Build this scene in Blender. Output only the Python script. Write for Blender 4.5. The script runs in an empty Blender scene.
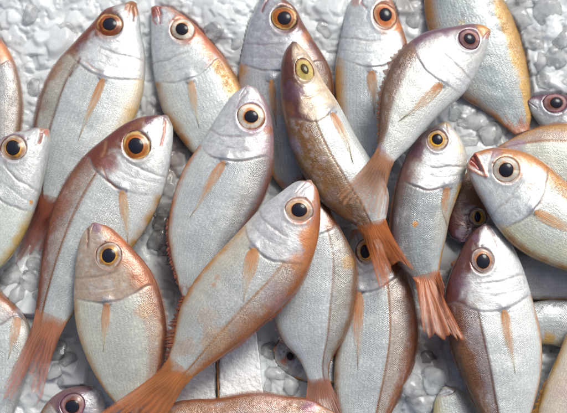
import bpy, math
import numpy as np
from mathutils import Vector

sc = bpy.context.scene
COL = sc.collection
MM = 0.001
rng = np.random.default_rng(7)

# ------------------------------------------------------------------ camera
TILT = math.radians(15.0)
FOC = 1000.0                      # distance in mm, and focal length in photo pixels
TARGET = np.array([0.0, 0.0, 45.0])
Fw = np.array([0.0, math.sin(TILT), -math.cos(TILT)])
Up = np.array([0.0, math.cos(TILT), math.sin(TILT)])
Rt = np.array([1.0, 0.0, 0.0])
CAM = TARGET - Fw * FOC
W0, H0 = 567.0, 413.0


def P(px, z):
    """photo point -> point (mm) on the horizontal plane z"""
    px = np.atleast_2d(np.asarray(px, float))
    z = np.broadcast_to(np.asarray(z, float), (len(px),))
    d = (px[:, 0:1] - W0 / 2) * Rt + (H0 / 2 - px[:, 1:2]) * Up + FOC * Fw
    k = (z - CAM[2]) / d[:, 2]
    return CAM + d * k[:, None]


def proj(w):
    v = w - CAM
    f = v @ Fw
    return np.stack([W0 / 2 + FOC * (v @ Rt) / f, H0 / 2 - FOC * (v @ Up) / f], -1)


cam = bpy.data.cameras.new("camera")
cam.sensor_width = 36.0
cam.lens = 36.0 * FOC / W0
cam.clip_start = 0.01
cam.clip_end = 50.0
cam.dof.use_dof = True
cam.dof.focus_distance = 0.985
cam.dof.aperture_fstop = 5.0
co = bpy.data.objects.new("camera", cam)
COL.objects.link(co)
co.location = Vector(CAM * MM)
co.rotation_euler = (TILT, 0, 0)
sc.camera = co


# ------------------------------------------------------------------ small maths
def lin(c):
    c = np.asarray(c, float) / 255.0
    return np.where(c <= 0.04045, c / 12.92, ((c + 0.055) / 1.055) ** 2.4)


def ss(e0, e1, x):
    t = np.clip((x - e0) / (e1 - e0), 0, 1)
    return t * t * (3 - 2 * t)


_tab = np.random.default_rng(3).random((16, 64, 64))


def noise(u, v, seed=0):
    T = _tab[seed % 16]
    u = u + 17.3 * seed + 500.0
    v = v + 9.1 * seed + 500.0
    iu, iv = np.floor(u).astype(int), np.floor(v).astype(int)
    fu, fv = u - iu, v - iv
    fu, fv = fu * fu * (3 - 2 * fu), fv * fv * (3 - 2 * fv)
    a, b = iu % 64, iv % 64
    a1, b1 = (iu + 1) % 64, (iv + 1) % 64
    return (T[a, b] * (1 - fu) + T[a1, b] * fu) * (1 - fv) + (T[a, b1] * (1 - fu) + T[a1, b1] * fu) * fv


def fbm(u, v, seed=0, o=3):
    s, amp, tot = 0, 1, 0
    for i in range(o):
        s = s + amp * noise(u * 2 ** i, v * 2 ** i, seed + i)
        tot += amp
        amp *= 0.55
    return s / tot


def curve(pts, n, start=None):
    """Catmull-Rom through the points, resampled to n even steps"""
    p = np.asarray(pts, float)
    e = np.vstack([2 * p[0] - p[1], p, 2 * p[-1] - p[-2]])
    out = []
    for i in range(1, len(e) - 2):
        t = np.linspace(0, 1, 24, endpoint=False)[:, None]
        a, b, c, d = e[i - 1], e[i], e[i + 1], e[i + 2]
        out.append(0.5 * (2 * b + (c - a) * t + (2 * a - 5 * b + 4 * c - d) * t ** 2 + (3 * b - a - 3 * c + d) * t ** 3))
    q = np.vstack(out + [p[-1:]])
    L = np.r_[0, np.cumsum(np.linalg.norm(np.diff(q, axis=0), axis=1))]
    s = np.linspace(0, L[-1], n)
    return np.stack([np.interp(s, L, q[:, k]) for k in range(q.shape[1])], -1)


def segdist(p, poly):
    """distance of points p (n,2) to polyline, and the position along it 0..1"""
    poly = np.asarray(poly, float)
    best = np.full(len(p), 1e9)
    par = np.zeros(len(p))
    m = len(poly) - 1
    for i in range(m):
        a, b = poly[i], poly[i + 1]
        ab = b - a
        t = np.clip(((p - a) @ ab) / max(ab @ ab, 1e-9), 0, 1)
        d = np.linalg.norm(p - a - t[:, None] * ab, axis=1)
        k = d < best
        best[k] = d[k]
        par[k] = (i + t[k]) / m
    return best, par


def inpoly(p, poly):
    x, y = p[:, 0], p[:, 1]
    c = np.zeros(len(p), bool)
    n = len(poly)
    for i in range(n):
        x0, y0 = poly[i]
        x1, y1 = poly[(i + 1) % n]
        if y0 == y1:
            continue
        k = ((y0 > y) != (y1 > y)) & (x < (x1 - x0) * (y - y0) / (y1 - y0) + x0)
        c ^= k
    return c


# ------------------------------------------------------------------ mesh builder
def build(name, V, Fq, mat, parent=None, col=None, uv=None, attr=None, origin=None, smooth=True):
    """V mm world; Fq list of polygons (array (m,4)/(m,3) or list of arrays)"""
    me = bpy.data.meshes.new(name)
    V = np.asarray(V, float)
    o = np.zeros(3) if origin is None else np.asarray(origin, float)
    blocks = Fq if isinstance(Fq, list) else [Fq]
    loops = np.concatenate([b.ravel() for b in blocks]).astype(np.int32)
    tot = np.concatenate([np.full(len(b), b.shape[1]) for b in blocks]).astype(np.int32)
    st = np.r_[0, np.cumsum(tot)[:-1]].astype(np.int32)
    me.vertices.add(len(V))
    me.vertices.foreach_set("co", ((V - o) * MM).astype(np.float32).ravel())
    me.loops.add(len(loops))
    me.loops.foreach_set("vertex_index", loops)
    me.polygons.add(len(tot))
    me.polygons.foreach_set("loop_start", st)
    me.polygons.foreach_set("loop_total", tot)
    me.update(calc_edges=True)
    if smooth:
        me.polygons.foreach_set("use_smooth", np.ones(len(tot), bool))
    if col is not None:
        ca = me.color_attributes.new("col", 'FLOAT_COLOR', 'POINT')
        ca.data.foreach_set("color", np.c_[col, np.ones(len(col))].astype(np.float32).ravel())
    if uv is not None:
        u = me.uv_layers.new(name="UVMap")
        u.data.foreach_set("uv", np.asarray(uv, np.float32)[loops].ravel())
    for k, v in (attr or {}).items():
        at = me.attributes.new(k, 'FLOAT', 'POINT')
        at.data.foreach_set("value", np.asarray(v, np.float32))
    me.materials.append(mat)
    me.validate()
    ob = bpy.data.objects.new(name, me)
    COL.objects.link(ob)
    if parent is not None:
        ob.parent = parent
    elif origin is not None:
        ob.location = Vector(o * MM)
    return ob


def tag(o, label=None, cat=None, group=None, kind=None):
    for k, v in (("label", label), ("category", cat), ("group", group), ("kind", kind)):
        if v:
            o[k] = v
    return o


def gridfaces(n, m, wrap=False, flip=False):
    i = np.arange(n - 1)[:, None]
    j = np.arange(m if wrap else m - 1)[None, :]
    j1 = (j + 1) % m
    f = np.stack([i * m + j, i * m + j1, (i + 1) * m + j1, (i + 1) * m + j], -1).reshape(-1, 4)
    return f[:, ::-1] if flip else f


# ------------------------------------------------------------------ materials
def newmat(name):
    m = bpy.data.materials.new(name)
    m.use_nodes = True
    nt = m.node_tree
    return m, nt, nt.nodes["Principled BSDF"]


def N(nt, t, **kw):
    n = nt.nodes.new(t)
    for k, v in kw.items():
        if k.startswith("i_"):
            n.inputs[k[2:].replace("_", " ")].default_value = v
        else:
            setattr(n, k, v)
    return n


def math_node(nt, op, a, b=None, c=None):
    n = nt.nodes.new("ShaderNodeMath")
    n.operation = op
    for i, x in enumerate((a, b, c)):
        if x is None:
            continue
        if isinstance(x, (int, float)):
            n.inputs[i].default_value = x
        else:
            nt.links.new(x, n.inputs[i])
    return n.outputs[0]


def maprange(nt, x, a, b, c, d):
    n = nt.nodes.new("ShaderNodeMapRange")
    nt.links.new(x, n.inputs[0])
    for i, v in enumerate((a, b, c, d)):
        n.inputs[i + 1].default_value = v
    return n.outputs[0]


def mix_mul(nt, colsock, facsock):
    n = nt.nodes.new("ShaderNodeVectorMath")
    n.operation = 'SCALE'
    nt.links.new(colsock, n.inputs[0])
    nt.links.new(facsock, n.inputs['Scale'])
    return n.outputs[0]


def skin_material():
    m, nt, b = newmat("fish_skin")
    L = nt.links.new
    at = N(nt, "ShaderNodeAttribute", attribute_name="col")
    sc_ = N(nt, "ShaderNodeAttribute", attribute_name="scale").outputs["Fac"]
    hd_ = N(nt, "ShaderNodeAttribute", attribute_name="headmask").outputs["Fac"]
    uv = N(nt, "ShaderNodeUVMap", uv_map="UVMap").outputs[0]

    def noise2(scale, detail, rough=0.5, dist=0.0):
        n = N(nt, "ShaderNodeTexNoise", noise_dimensions='2D')
        n.inputs["Scale"].default_value = scale
        n.inputs["Detail"].default_value = detail
        n.inputs["Roughness"].default_value = rough
        n.inputs["Distortion"].default_value = dist
        L(uv, n.inputs["Vector"])
        return n.outputs[0]
    big, mid, fine = noise2(0.06, 3), noise2(0.22, 4, 0.6), noise2(0.6, 4, 0.6)
    # slightly warped scale net
    wn = N(nt, "ShaderNodeTexNoise", noise_dimensions='2D')
    wn.inputs["Scale"].default_value = 0.12
    wn.inputs["Detail"].default_value = 2
    L(uv, wn.inputs["Vector"])
    wv = N(nt, "ShaderNodeVectorMath", operation='MULTIPLY_ADD')
    L(wn.outputs["Color"], wv.inputs[0])
    wv.inputs[1].default_value = (2.2, 2.2, 0)
    L(uv, wv.inputs[2])
    mp = N(nt, "ShaderNodeMapping")
    mp.inputs["Rotation"].default_value = (0, 0, math.radians(45))
    mp.inputs["Scale"].default_value = (0.82, 0.82, 0.82)
    L(wv.outputs[0], mp.inputs[0])
    vo = N(nt, "ShaderNodeTexVoronoi", voronoi_dimensions='2D', feature='F1')
    vo.inputs["Scale"].default_value = 1.0
    vo.inputs["Randomness"].default_value = 0.42
    L(mp.outputs[0], vo.inputs["Vector"])
    cell = N(nt, "ShaderNodeSeparateColor")
    L(vo.outputs["Color"], cell.inputs[0])
    sep = N(nt, "ShaderNodeSeparateXYZ")
    L(uv, sep.inputs[0])
    wob = math_node(nt, 'MULTIPLY_ADD', big, 2.0, sep.outputs[1])
    row = math_node(nt, 'SINE', math_node(nt, 'MULTIPLY', wob, 2 * math.pi / 3.1))
    rowf = math_node(nt, 'MULTIPLY', maprange(nt, row, -0.6, 1, 0.0, 1.0), maprange(nt, mid, 0.38, 0.6, 0.1, 1.0))
    amt = math_node(nt, 'MULTIPLY', sc_, maprange(nt, big, 0.36, 0.62, 0.12, 1.0))
    amt = math_node(nt, 'MULTIPLY', amt, maprange(nt, mid, 0.3, 0.6, 0.45, 1.0))
    d = maprange(nt, vo.outputs["Distance"], 0.12, 0.66, 0.0, 1.0)
    dark = math_node(nt, 'MULTIPLY', d, amt)
    f1 = math_node(nt, 'SUBTRACT', 1.0, math_node(nt, 'MULTIPLY', dark, 0.40))
    body = math_node(nt, 'SUBTRACT', 1.0, hd_)
    f2 = math_node(nt, 'SUBTRACT', 1.0, math_node(nt, 'MULTIPLY', math_node(nt, 'MULTIPLY', rowf, body), 0.10))
    f3 = maprange(nt, fine, 0.3, 0.7, 0.90, 1.06)
    f4 = math_node(nt, 'MULTIPLY_ADD', math_node(nt, 'SUBTRACT', cell.outputs[0], 0.5), math_node(nt, 'MULTIPLY', sc_, 0.24), 1.0)
    f5 = maprange(nt, mid, 0.3, 0.7, 0.86, 1.08)
    fac = math_node(nt, 'MULTIPLY', math_node(nt, 'MULTIPLY', f1, f2), math_node(nt, 'MULTIPLY', math_node(nt, 'MULTIPLY', f3, f4), f5))
    L(mix_mul(nt, at.outputs["Color"], fac), b.inputs["Base Color"])
    # creased, foil-like skin on the head
    cre = math_node(nt, 'ABSOLUTE', math_node(nt, 'SUBTRACT', noise2(0.16, 5, 0.55, 1.2), 0.5))
    crease = math_node(nt, 'MULTIPLY', maprange(nt, cre, 0.0, 0.10, 0.0, 1.0), math_node(nt, 'MULTIPLY', hd_, 1.0))
    hgt = math_node(nt, 'MULTIPLY', math_node(nt, 'SUBTRACT', 1.0, d), amt)
    hgt = math_node(nt, 'ADD', hgt, math_node(nt, 'MULTIPLY', fine, 0.65))
    hgt = math_node(nt, 'ADD', hgt, math_node(nt, 'MULTIPLY', mid, 0.55))
    hgt = math_node(nt, 'ADD', hgt, math_node(nt, 'MULTIPLY', math_node(nt, 'MULTIPLY', cell.outputs[1], sc_), 0.35))
    hgt = math_node(nt, 'SUBTRACT', hgt, math_node(nt, 'MULTIPLY', math_node(nt, 'MULTIPLY', rowf, body), 0.22))
    hgt = math_node(nt, 'ADD', hgt, math_node(nt, 'MULTIPLY', crease, 0.16))
    bp = N(nt, "ShaderNodeBump")
    bp.inputs["Strength"].default_value = 0.40
    bp.inputs["Distance"].default_value = 0.0006
    L(hgt, bp.inputs["Height"])
    L(bp.outputs[0], b.inputs["Normal"])
    b.inputs["Metallic"].default_value = 0.2
    L(maprange(nt, fine, 0.3, 0.7, 0.30, 0.44), b.inputs["Roughness"])
    b.inputs["Coat Weight"].default_value = 0.9
    b.inputs["Coat Roughness"].default_value = 0.06
    cb = N(nt, "ShaderNodeBump")
    cb.inputs["Strength"].default_value = 0.34
    cb.inputs["Distance"].default_value = 0.0006
    L(hgt, cb.inputs["Height"])
    L(cb.outputs[0], b.inputs["Coat Normal"])
    return m


def fin_material():
    m, nt, b = newmat("fish_fin")
    L = nt.links.new
    at = N(nt, "ShaderNodeAttribute", attribute_name="col")
    uv = N(nt, "ShaderNodeUVMap", uv_map="UVMap")
    sep = N(nt, "ShaderNodeSeparateXYZ")
    L(uv.outputs[0], sep.inputs[0])
    nz = N(nt, "ShaderNodeTexNoise", noise_dimensions='2D')
    nz.inputs["Scale"].default_value = 5.0
    L(uv.outputs[0], nz.inputs["Vector"])
    ph = math_node(nt, 'MULTIPLY_ADD', nz.outputs[0], 0.04, sep.outputs[0])
    ray = math_node(nt, 'SINE', math_node(nt, 'MULTIPLY', ph, 2 * math.pi * 22))
    rf = maprange(nt, ray, -1, 1, 0.0, 1.0)
    L(mix_mul(nt, at.outputs["Color"], maprange(nt, ray, -1, 1, 0.88, 1.06)), b.inputs["Base Color"])
    b.inputs["Roughness"].default_value = 0.33
    b.inputs["Coat Weight"].default_value = 0.4
    b.inputs["Coat Roughness"].default_value = 0.15
    bp = N(nt, "ShaderNodeBump")
    bp.inputs["Strength"].default_value = 0.32
    bp.inputs["Distance"].default_value = 0.0008
    L(rf, bp.inputs["Height"])
    L(bp.outputs[0], b.inputs["Normal"])
    tr = N(nt, "ShaderNodeBsdfTranslucent")
    L(at.outputs["Color"], tr.inputs[0])
    mx = N(nt, "ShaderNodeMixShader")
    mx.inputs[0].default_value = 0.3
    L(b.outputs[0], mx.inputs[1])
    L(tr.outputs[0], mx.inputs[2])
    tp = N(nt, "ShaderNodeBsdfTransparent")
    fa = N(nt, "ShaderNodeAttribute", attribute_name="thin")
    mx2 = N(nt, "ShaderNodeMixShader")
    L(math_node(nt, 'MULTIPLY', math_node(nt, 'SQRT', fa.outputs["Fac"]), maprange(nt, ray, -1, 1, 1.0, 0.75)), mx2.inputs[0])
    L(mx.outputs[0], mx2.inputs[1])
    L(tp.outputs[0], mx2.inputs[2])
    L(mx2.outputs[0], nt.nodes["Material Output"].inputs[0])
    return m


def eye_material():
    m, nt, b = newmat("fish_eye")
    at = N(nt, "ShaderNodeAttribute", attribute_name="col")
    nt.links.new(at.outputs["Color"], b.inputs["Base Color"])
    b.inputs["Roughness"].default_value = 0.35
    b.inputs["Specular IOR Level"].default_value = 0.4
    b.inputs["Coat Weight"].default_value = 0.4
    b.inputs["Coat Roughness"].default_value = 0.1
    return m


def pupil_material():
    m, nt, b = newmat("fish_pupil")
    at = N(nt, "ShaderNodeAttribute", attribute_name="col")
    nt.links.new(at.outputs["Color"], b.inputs["Base Color"])
    b.inputs["Roughness"].default_value = 0.14
    b.inputs["Specular IOR Level"].default_value = 0.22
    return m


def ice_material(name, trans, rough, sss):
    m, nt, b = newmat(name)
    L = nt.links.new
    g = N(nt, "ShaderNodeNewGeometry")
    at = N(nt, "ShaderNodeAttribute", attribute_name="col")
    n1 = N(nt, "ShaderNodeTexNoise")
    n1.inputs["Scale"].default_value = 60.0
    n1.inputs["Detail"].default_value = 4
    L(g.outputs["Position"], n1.inputs["Vector"])
    n2 = N(nt, "ShaderNodeTexNoise")
    n2.inputs["Scale"].default_value = 260.0
    n2.inputs["Detail"].default_value = 4
    L(g.outputs["Position"], n2.inputs["Vector"])
    L(mix_mul(nt, at.outputs["Color"], maprange(nt, n1.outputs[0], 0.3, 0.7, 0.92, 1.05)), b.inputs["Base Color"])
    L(maprange(nt, n2.outputs[0], 0.35, 0.65, rough * 0.6, rough * 1.7), b.inputs["Roughness"])
    L(maprange(nt, n1.outputs[0], 0.36, 0.64, min(1, trans * 1.3), trans * 0.7), b.inputs["Transmission Weight"])
    b.inputs["Subsurface Weight"].default_value = sss
    b.inputs["Subsurface Radius"].default_value = (1.0, 1.0, 1.0)
    b.inputs["Subsurface Scale"].default_value = 0.0045
    b.inputs["IOR"].default_value = 1.31
    bp = N(nt, "ShaderNodeBump")
    bp.inputs["Strength"].default_value = 0.25
    bp.inputs["Distance"].default_value = 0.0012
    L(math_node(nt, 'ADD', n1.outputs[0], math_node(nt, 'MULTIPLY', n2.outputs[0], 0.3)), bp.inputs["Height"])
    L(bp.outputs[0], b.inputs["Normal"])
    return m


def plain_material(name, c, rough, bump=0.0, bscale=300.0, vary=0.06):
    m, nt, b = newmat(name)
    L = nt.links.new
    tc = N(nt, "ShaderNodeNewGeometry")
    n = N(nt, "ShaderNodeTexNoise")
    n.inputs["Scale"].default_value = bscale
    n.inputs["Detail"].default_value = 5
    L(tc.outputs["Position"], n.inputs["Vector"])
    rgb = N(nt, "ShaderNodeRGB")
    rgb.outputs[0].default_value = (*lin(c), 1)
    L(mix_mul(nt, rgb.outputs[0], maprange(nt, n.outputs[0], 0.3, 0.7, 1 - vary, 1 + vary)), b.inputs["Base Color"])
    b.inputs["Roughness"].default_value = rough
    if bump:
        bp = N(nt, "ShaderNodeBump")
        bp.inputs["Strength"].default_value = 0.6
        bp.inputs["Distance"].default_value = bump
        L(n.outputs[0], bp.inputs["Height"])
        L(bp.outputs[0], b.inputs["Normal"])
    return m


M_SKIN, M_FIN, M_EYE, M_PUPIL = skin_material(), fin_material(), eye_material(), pupil_material()
M_ICE = ice_material("crushed_ice", 0.0, 0.13, 1.0)
M_LUMP = ice_material("ice_lump", 0.92, 0.05, 1.0)
M_BED = ice_material("packed_ice", 0.0, 0.3, 1.0)
M_FOAM = plain_material("polystyrene", (240, 241, 242), 0.6, 0.004, 240.0, 0.05)
M_STICK = plain_material("wood_sliver", (150, 105, 62), 0.6, 0.0006, 500.0, 0.2)

# ------------------------------------------------------------------ fish parts
SILVER, PALE, WARM = (208, 212, 216), (226, 227, 227), (222, 214, 202)
BROWN, RED, DARK = (124, 74, 40), (132, 66, 42), (84, 44, 34)
GOLD, ORANGE, LAV, PURP = (208, 152, 66), (204, 118, 62), (168, 152, 176), (98, 66, 88)

EYES = {
    'red': [(0.5, (205, 140, 70)), (0.58, (168, 92, 46)), (0.72, (138, 62, 34)), (0.86, (150, 78, 46)), (0.92, (214, 176, 112)), (1.0, (120, 62, 36))],
    'brown': [(0.5, (196, 104, 36)), (0.6, (176, 100, 36)), (0.78, (150, 88, 36)), (0.88, (206, 164, 98)), (0.95, (200, 168, 116)), (1.0, (96, 50, 30))],
    'pale': [(0.5, (196, 120, 66)), (0.57, (214, 172, 130)), (0.7, (222, 214, 200)), (0.86, (214, 206, 192)), (0.94, (206, 176, 150)), (1.0, (176, 120, 90))],
    'yellow': [(0.48, (222, 156, 46)), (0.6, (226, 176, 60)), (0.68, (176, 122, 60)), (0.84, (204, 184, 150)), (0.93, (196, 176, 156)), (1.0, (130, 82, 60))],
    'orange': [(0.5, (206, 120, 66)), (0.62, (200, 108, 60)), (0.78, (212, 140, 96)), (0.9, (224, 190, 150)), (1.0, (150, 76, 52))],
    'beige': [(0.5, (176, 104, 56)), (0.56, (196, 140, 96)), (0.68, (204, 172, 140)), (0.8, (176, 142, 116)), (0.9, (208, 194, 180)), (1.0, (160, 120, 108))],
    'hazel': [(0.5, (186, 104, 50)), (0.6, (196, 130, 84)), (0.72, (176, 140, 120)), (0.84, (160, 142, 142)), (0.93, (204, 190, 180)), (1.0, (120, 84, 80))],
    'bronze': [(0.48, (216, 150, 44)), (0.58, (220, 164, 60)), (0.66, (160, 112, 70)), (0.8, (176, 146, 120)), (0.92, (206, 196, 184)), (1.0, (136, 92, 72))],
    'purple': [(0.5, (150, 88, 70)), (0.62, (142, 92, 84)), (0.8, (170, 140, 140)), (0.92, (150, 100, 110)), (1.0, (96, 56, 66))],
    'gold': [(0.4, (180, 140, 52)), (0.55, (214, 190, 96)), (0.75, (226, 204, 130)), (0.9, (216, 176, 110)), (1.0, (120, 62, 40))],
}


class Surf:
    def __init__(s, V):
        s.V, s.px = V, proj(V)

    def at(s, p):
        p = np.atleast_2d(np.asarray(p, float))
        z = np.empty(len(p))
        for i, q in enumerate(p):
            d = ((s.px - q) ** 2).sum(1)
            k = np.argpartition(d, 6)[:6]
            w = 1 / (d[k] + 0.05)
            z[i] = (s.V[k, 2] * w).sum() / w.sum()
        return z


def shell(name, G, UV, colr, thin, parent, origin, th=0.35):
    """a closed thin sheet from a grid of points G (n,m,3)"""
    n, m, _ = G.shape
    du = np.gradient(G, axis=0)
    dv = np.gradient(G, axis=1)
    nn = np.cross(du, dv)
    nn /= np.linalg.norm(nn, axis=-1, keepdims=True) + 1e-9
    if nn[..., 2].mean() < 0:
        nn = -nn
    A = (G + nn * th).reshape(-1, 3)
    B = (G - nn * th).reshape(-1, 3)
    V = np.vstack([A, B])
    f = gridfaces(n, m)
    k = n * m
    rim = np.r_[np.arange(m), np.arange(2 * m - 1, k, m), np.arange(k - 2, k - m - 1, -1), np.arange(k - 2 * m, 0, -m)]
    r2 = np.roll(rim, -1)
    side = np.stack([rim, r2, r2 + k, rim + k], -1)
    return build(name, V, np.vstack([f[:, ::-1], f + k, side]), M_FIN, parent,
                 col=np.vstack([colr, colr]), uv=np.vstack([UV, UV]), attr={"thin": np.r_[thin, thin]}, origin=origin)


def caudal(surf, a, b, trail, za, zt, c0, c1, parent, origin, seed, jag=0.16, thin=0.18):
    """tail fin from root edge a-b (photo points) to a trailing polyline"""
    n, m = 30, 61
    q = np.linspace(0, 1, m)
    root = np.asarray(a, float)[None] * (1 - q[:, None]) + np.asarray(b, float)[None] * q[:, None]
    tr = curve(trail, m) if len(trail) > 2 else np.linspace(trail[0], trail[1], m)
    r = np.linspace(0, 1, n)
    rs = np.random.default_rng(seed)
    spikes = np.abs(((q * 17 + 0.5 * np.sin(q * 19 + seed)) % 1) - 0.5) * 2
    cut = 1 - jag * spikes * (0.4 + 0.6 * rs.random(m))
    R = r[:, None] * cut[None, :]
    px = root[None] * (1 - R[..., None]) + tr[None] * R[..., None]
    z = za + (zt - za) * R + 1.3 * np.sin(q * 2 * math.pi * 2.3 + seed)[None] * R + 0.8 * np.sin(q * 2 * math.pi * 6 + seed)[None] * R
    zs = surf.at((a[None] * (1 - q[:, None]) + b[None] * q[:, None])) + 0.25
    k = ss(0.0, 0.3, R)
    z = zs[None] * (1 - k) + z * k
    tailpx = surf.px[int(len(surf.px) * 0.8):]
    tailz = surf.V[int(len(surf.px) * 0.8):, 2]
    for i in range(n):
        if R[i].max() > 0.75:
            break
        for j in range(m):
            dq = ((tailpx - px[i, j]) ** 2).sum(1)
            nb = dq < 6.0
            if nb.any():
                z[i, j] = max(z[i, j], tailz[nb].max() + 0.3)
    zk = z.copy()
    for _ in range(40):
        zp = np.pad(z, 1, mode='edge')
        z = np.maximum(zk, (zp[:-2, 1:-1] + zp[2:, 1:-1] + zp[1:-1, :-2] + zp[1:-1, 2:]) / 4)
    for _ in range(3):
        zp = np.pad(z, 1, mode='edge')
        z = (zp[:-2, 1:-1] + zp[2:, 1:-1] + zp[1:-1, :-2] + zp[1:-1, 2:]) / 4
    z = z + 0.25
    G = P(px.reshape(-1, 2), z.ravel()).reshape(n, m, 3)
    nz = fbm(R.ravel() * 5, np.tile(q, n) * 9, seed)[:, None]
    t = np.clip(R.ravel()[:, None] * 1.1 + (nz - 0.5) * 0.6, 0, 1)
    cc = (lin(c0) * (1 - t) + lin(c1) * t) * 0.85 + lin((232, 178, 130)) * 0.15
    cc = cc * (0.8 + 0.4 * nz)
    UV = np.stack([np.tile(q, (n, 1)), R], -1).reshape(-1, 2)
    return shell("tail_fin", G, UV, cc, np.clip(R.ravel() ** 1.2 * (thin * 1.6 + 0.36) + 0.9 * ss(0.55, 1.0, R.ravel()) * ss(0.52, 0.7, noise(np.tile(q, n) * 42, R.ravel() * 2.0, seed + 2)) + (nz[:, 0] - 0.5) * 0.5 * R.ravel() + 0.95 * ss(0.16, 0.0, R.ravel() + (nz[:, 0] - 0.5) * 0.12), 0, 0.95), parent, origin)


def pectoral(surf, b1, b2, tip, c0, c1, parent, origin, seed, lift=0.8, bow=0.0, thin=0.25):
    n, m = 34, 13
    b1, b2, tip = (np.asarray(v, float) for v in (b1, b2, tip))
    r = np.linspace(0, 1, n)
    mid = (b1 + b2) / 2
    ax = tip - mid
    pr = np.array([-ax[1], ax[0]]) / (np.linalg.norm(ax) + 1e-9)
    if (b2 - b1) @ pr < 0:
        pr = -pr
    w = np.linalg.norm(b2 - b1) * 0.95
    wid = w * (1 + 0.6 * np.sin(math.pi * r ** 0.8) ** 1.3) * (1 - r ** 1.8) * ss(-0.08, 0.10, r) + 0.3
    cen = mid + ax * r[:, None] + pr * (bow * np.sin(math.pi * r) + 0.5 * np.sin(r * 5 + seed))[:, None]
    q = np.linspace(-0.5, 0.5, m)
    frag = 1 - 0.16 * np.random.default_rng(seed).random(m) * (np.arange(m) % 3 != 0)
    px = cen[:, None, :] + pr * (wid[:, None] * q[None, :])[..., None]
    px = px + (ax * r[:, None] ** 2)[:, None, :] * (frag - 1)[None, :, None]
    z = surf.at(px.reshape(-1, 2)) + 0.55 + 0.7 * np.repeat(np.sin(math.pi * r ** 0.6) * (1 - r), m) * (0.5 + 0.5 * np.cos(np.tile(q, n) * 3))
    G = P(px.reshape(-1, 2), z).reshape(n, m, 3)
    nz = fbm(np.repeat(r, m) * 5, np.tile(q, n) * 5, seed)[:, None]
    R = np.repeat(r, m)
    t = np.clip(R[:, None] * 1.2 - 0.1 + (nz - 0.5) * 0.6, 0, 1)
    c0b = lin(c0) * 0.40 + lin((246, 184, 124)) * 0.60
    c1b = lin(c1) * 0.35 + lin((240, 226, 208)) * 0.65
    cc = (c0b * (1 - t) + c1b * t) * (0.85 + 0.3 * nz)
    edge = np.abs(np.tile(q, n)) * 2
    alpha = np.clip(0.34 + 0.56 * R ** 1.1 + 0.45 * edge ** 2.2 + (nz[:, 0] - 0.5) * 1.0, 0.05, 0.96)
    UV = np.stack([np.tile(q * 0.36, (n, 1)), np.tile(r[:, None], (1, m))], -1).reshape(-1, 2)
    return shell("pectoral_fin", G, UV, np.clip(cc * 1.22, 0, 0.9), alpha, parent, origin, 0.2)


def edge_fin(name, edge, cen, s0, s1, hgt, zc, c0, c1, parent, origin, seed, spiky=0.4, thin=0.8):
    """dorsal or anal fin folded along an outline edge (photo points, n,2)"""
    if hgt > 4:
        thin, spiky = 0.3, 0.75
    n = len(edge)
    i0, i1 = int(s0 * (n - 1)), int(s1 * (n - 1))
    idx = np.linspace(i0, i1, 90).astype(int)
    e = edge[idx]
    inn = cen[idx] - e
    inn /= np.linalg.norm(inn, axis=1, keepdims=True) + 1e-9
    t = np.linspace(0, 1, len(idx))
    saw = (t * 17 + 0.35 * np.sin(t * 23 + seed)) % 1
    env = np.sin(math.pi * np.clip(t * 0.94 + 0.03, 0, 1)) ** 0.45
    h = hgt * env * (1 - spiky * saw) * (0.55 + 0.8 * noise(t * 9, t * 0, seed))
    tang = np.gradient(e, axis=0)
    tang /= np.linalg.norm(tang, axis=1, keepdims=True) + 1e-9
    m = 6
    r = np.linspace(0, 1, m)
    px = e[:, None] + inn[:, None] * 1.6 * (1 - r)[None, :, None] - inn[:, None] * (h[:, None] * r)[..., None] + tang[:, None] * (h[:, None] * r * 0.9)[..., None]
    z = zc[idx][:, None] + 1.5 - r[None] * 2.5
    G = P(px.reshape(-1, 2), z.ravel()).reshape(len(idx), m, 3)
    nz = fbm(np.repeat(t, m) * 12, np.tile(r, len(idx)) * 2, seed)[:, None]
    k = np.tile(r, len(idx))[:, None]
    cc = (lin(c0) * (1 - k) + lin(c1) * k) * (0.75 + 0.5 * nz)
    UV = np.stack([np.repeat(t * 2.6, m) + np.tile(r, len(idx)) * 0.05, np.tile(r, len(idx))], -1)
    return shell(name, G, UV, cc, np.clip(np.tile(r, len(idx)) * thin, 0, 1), parent, origin, 0.3)


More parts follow.
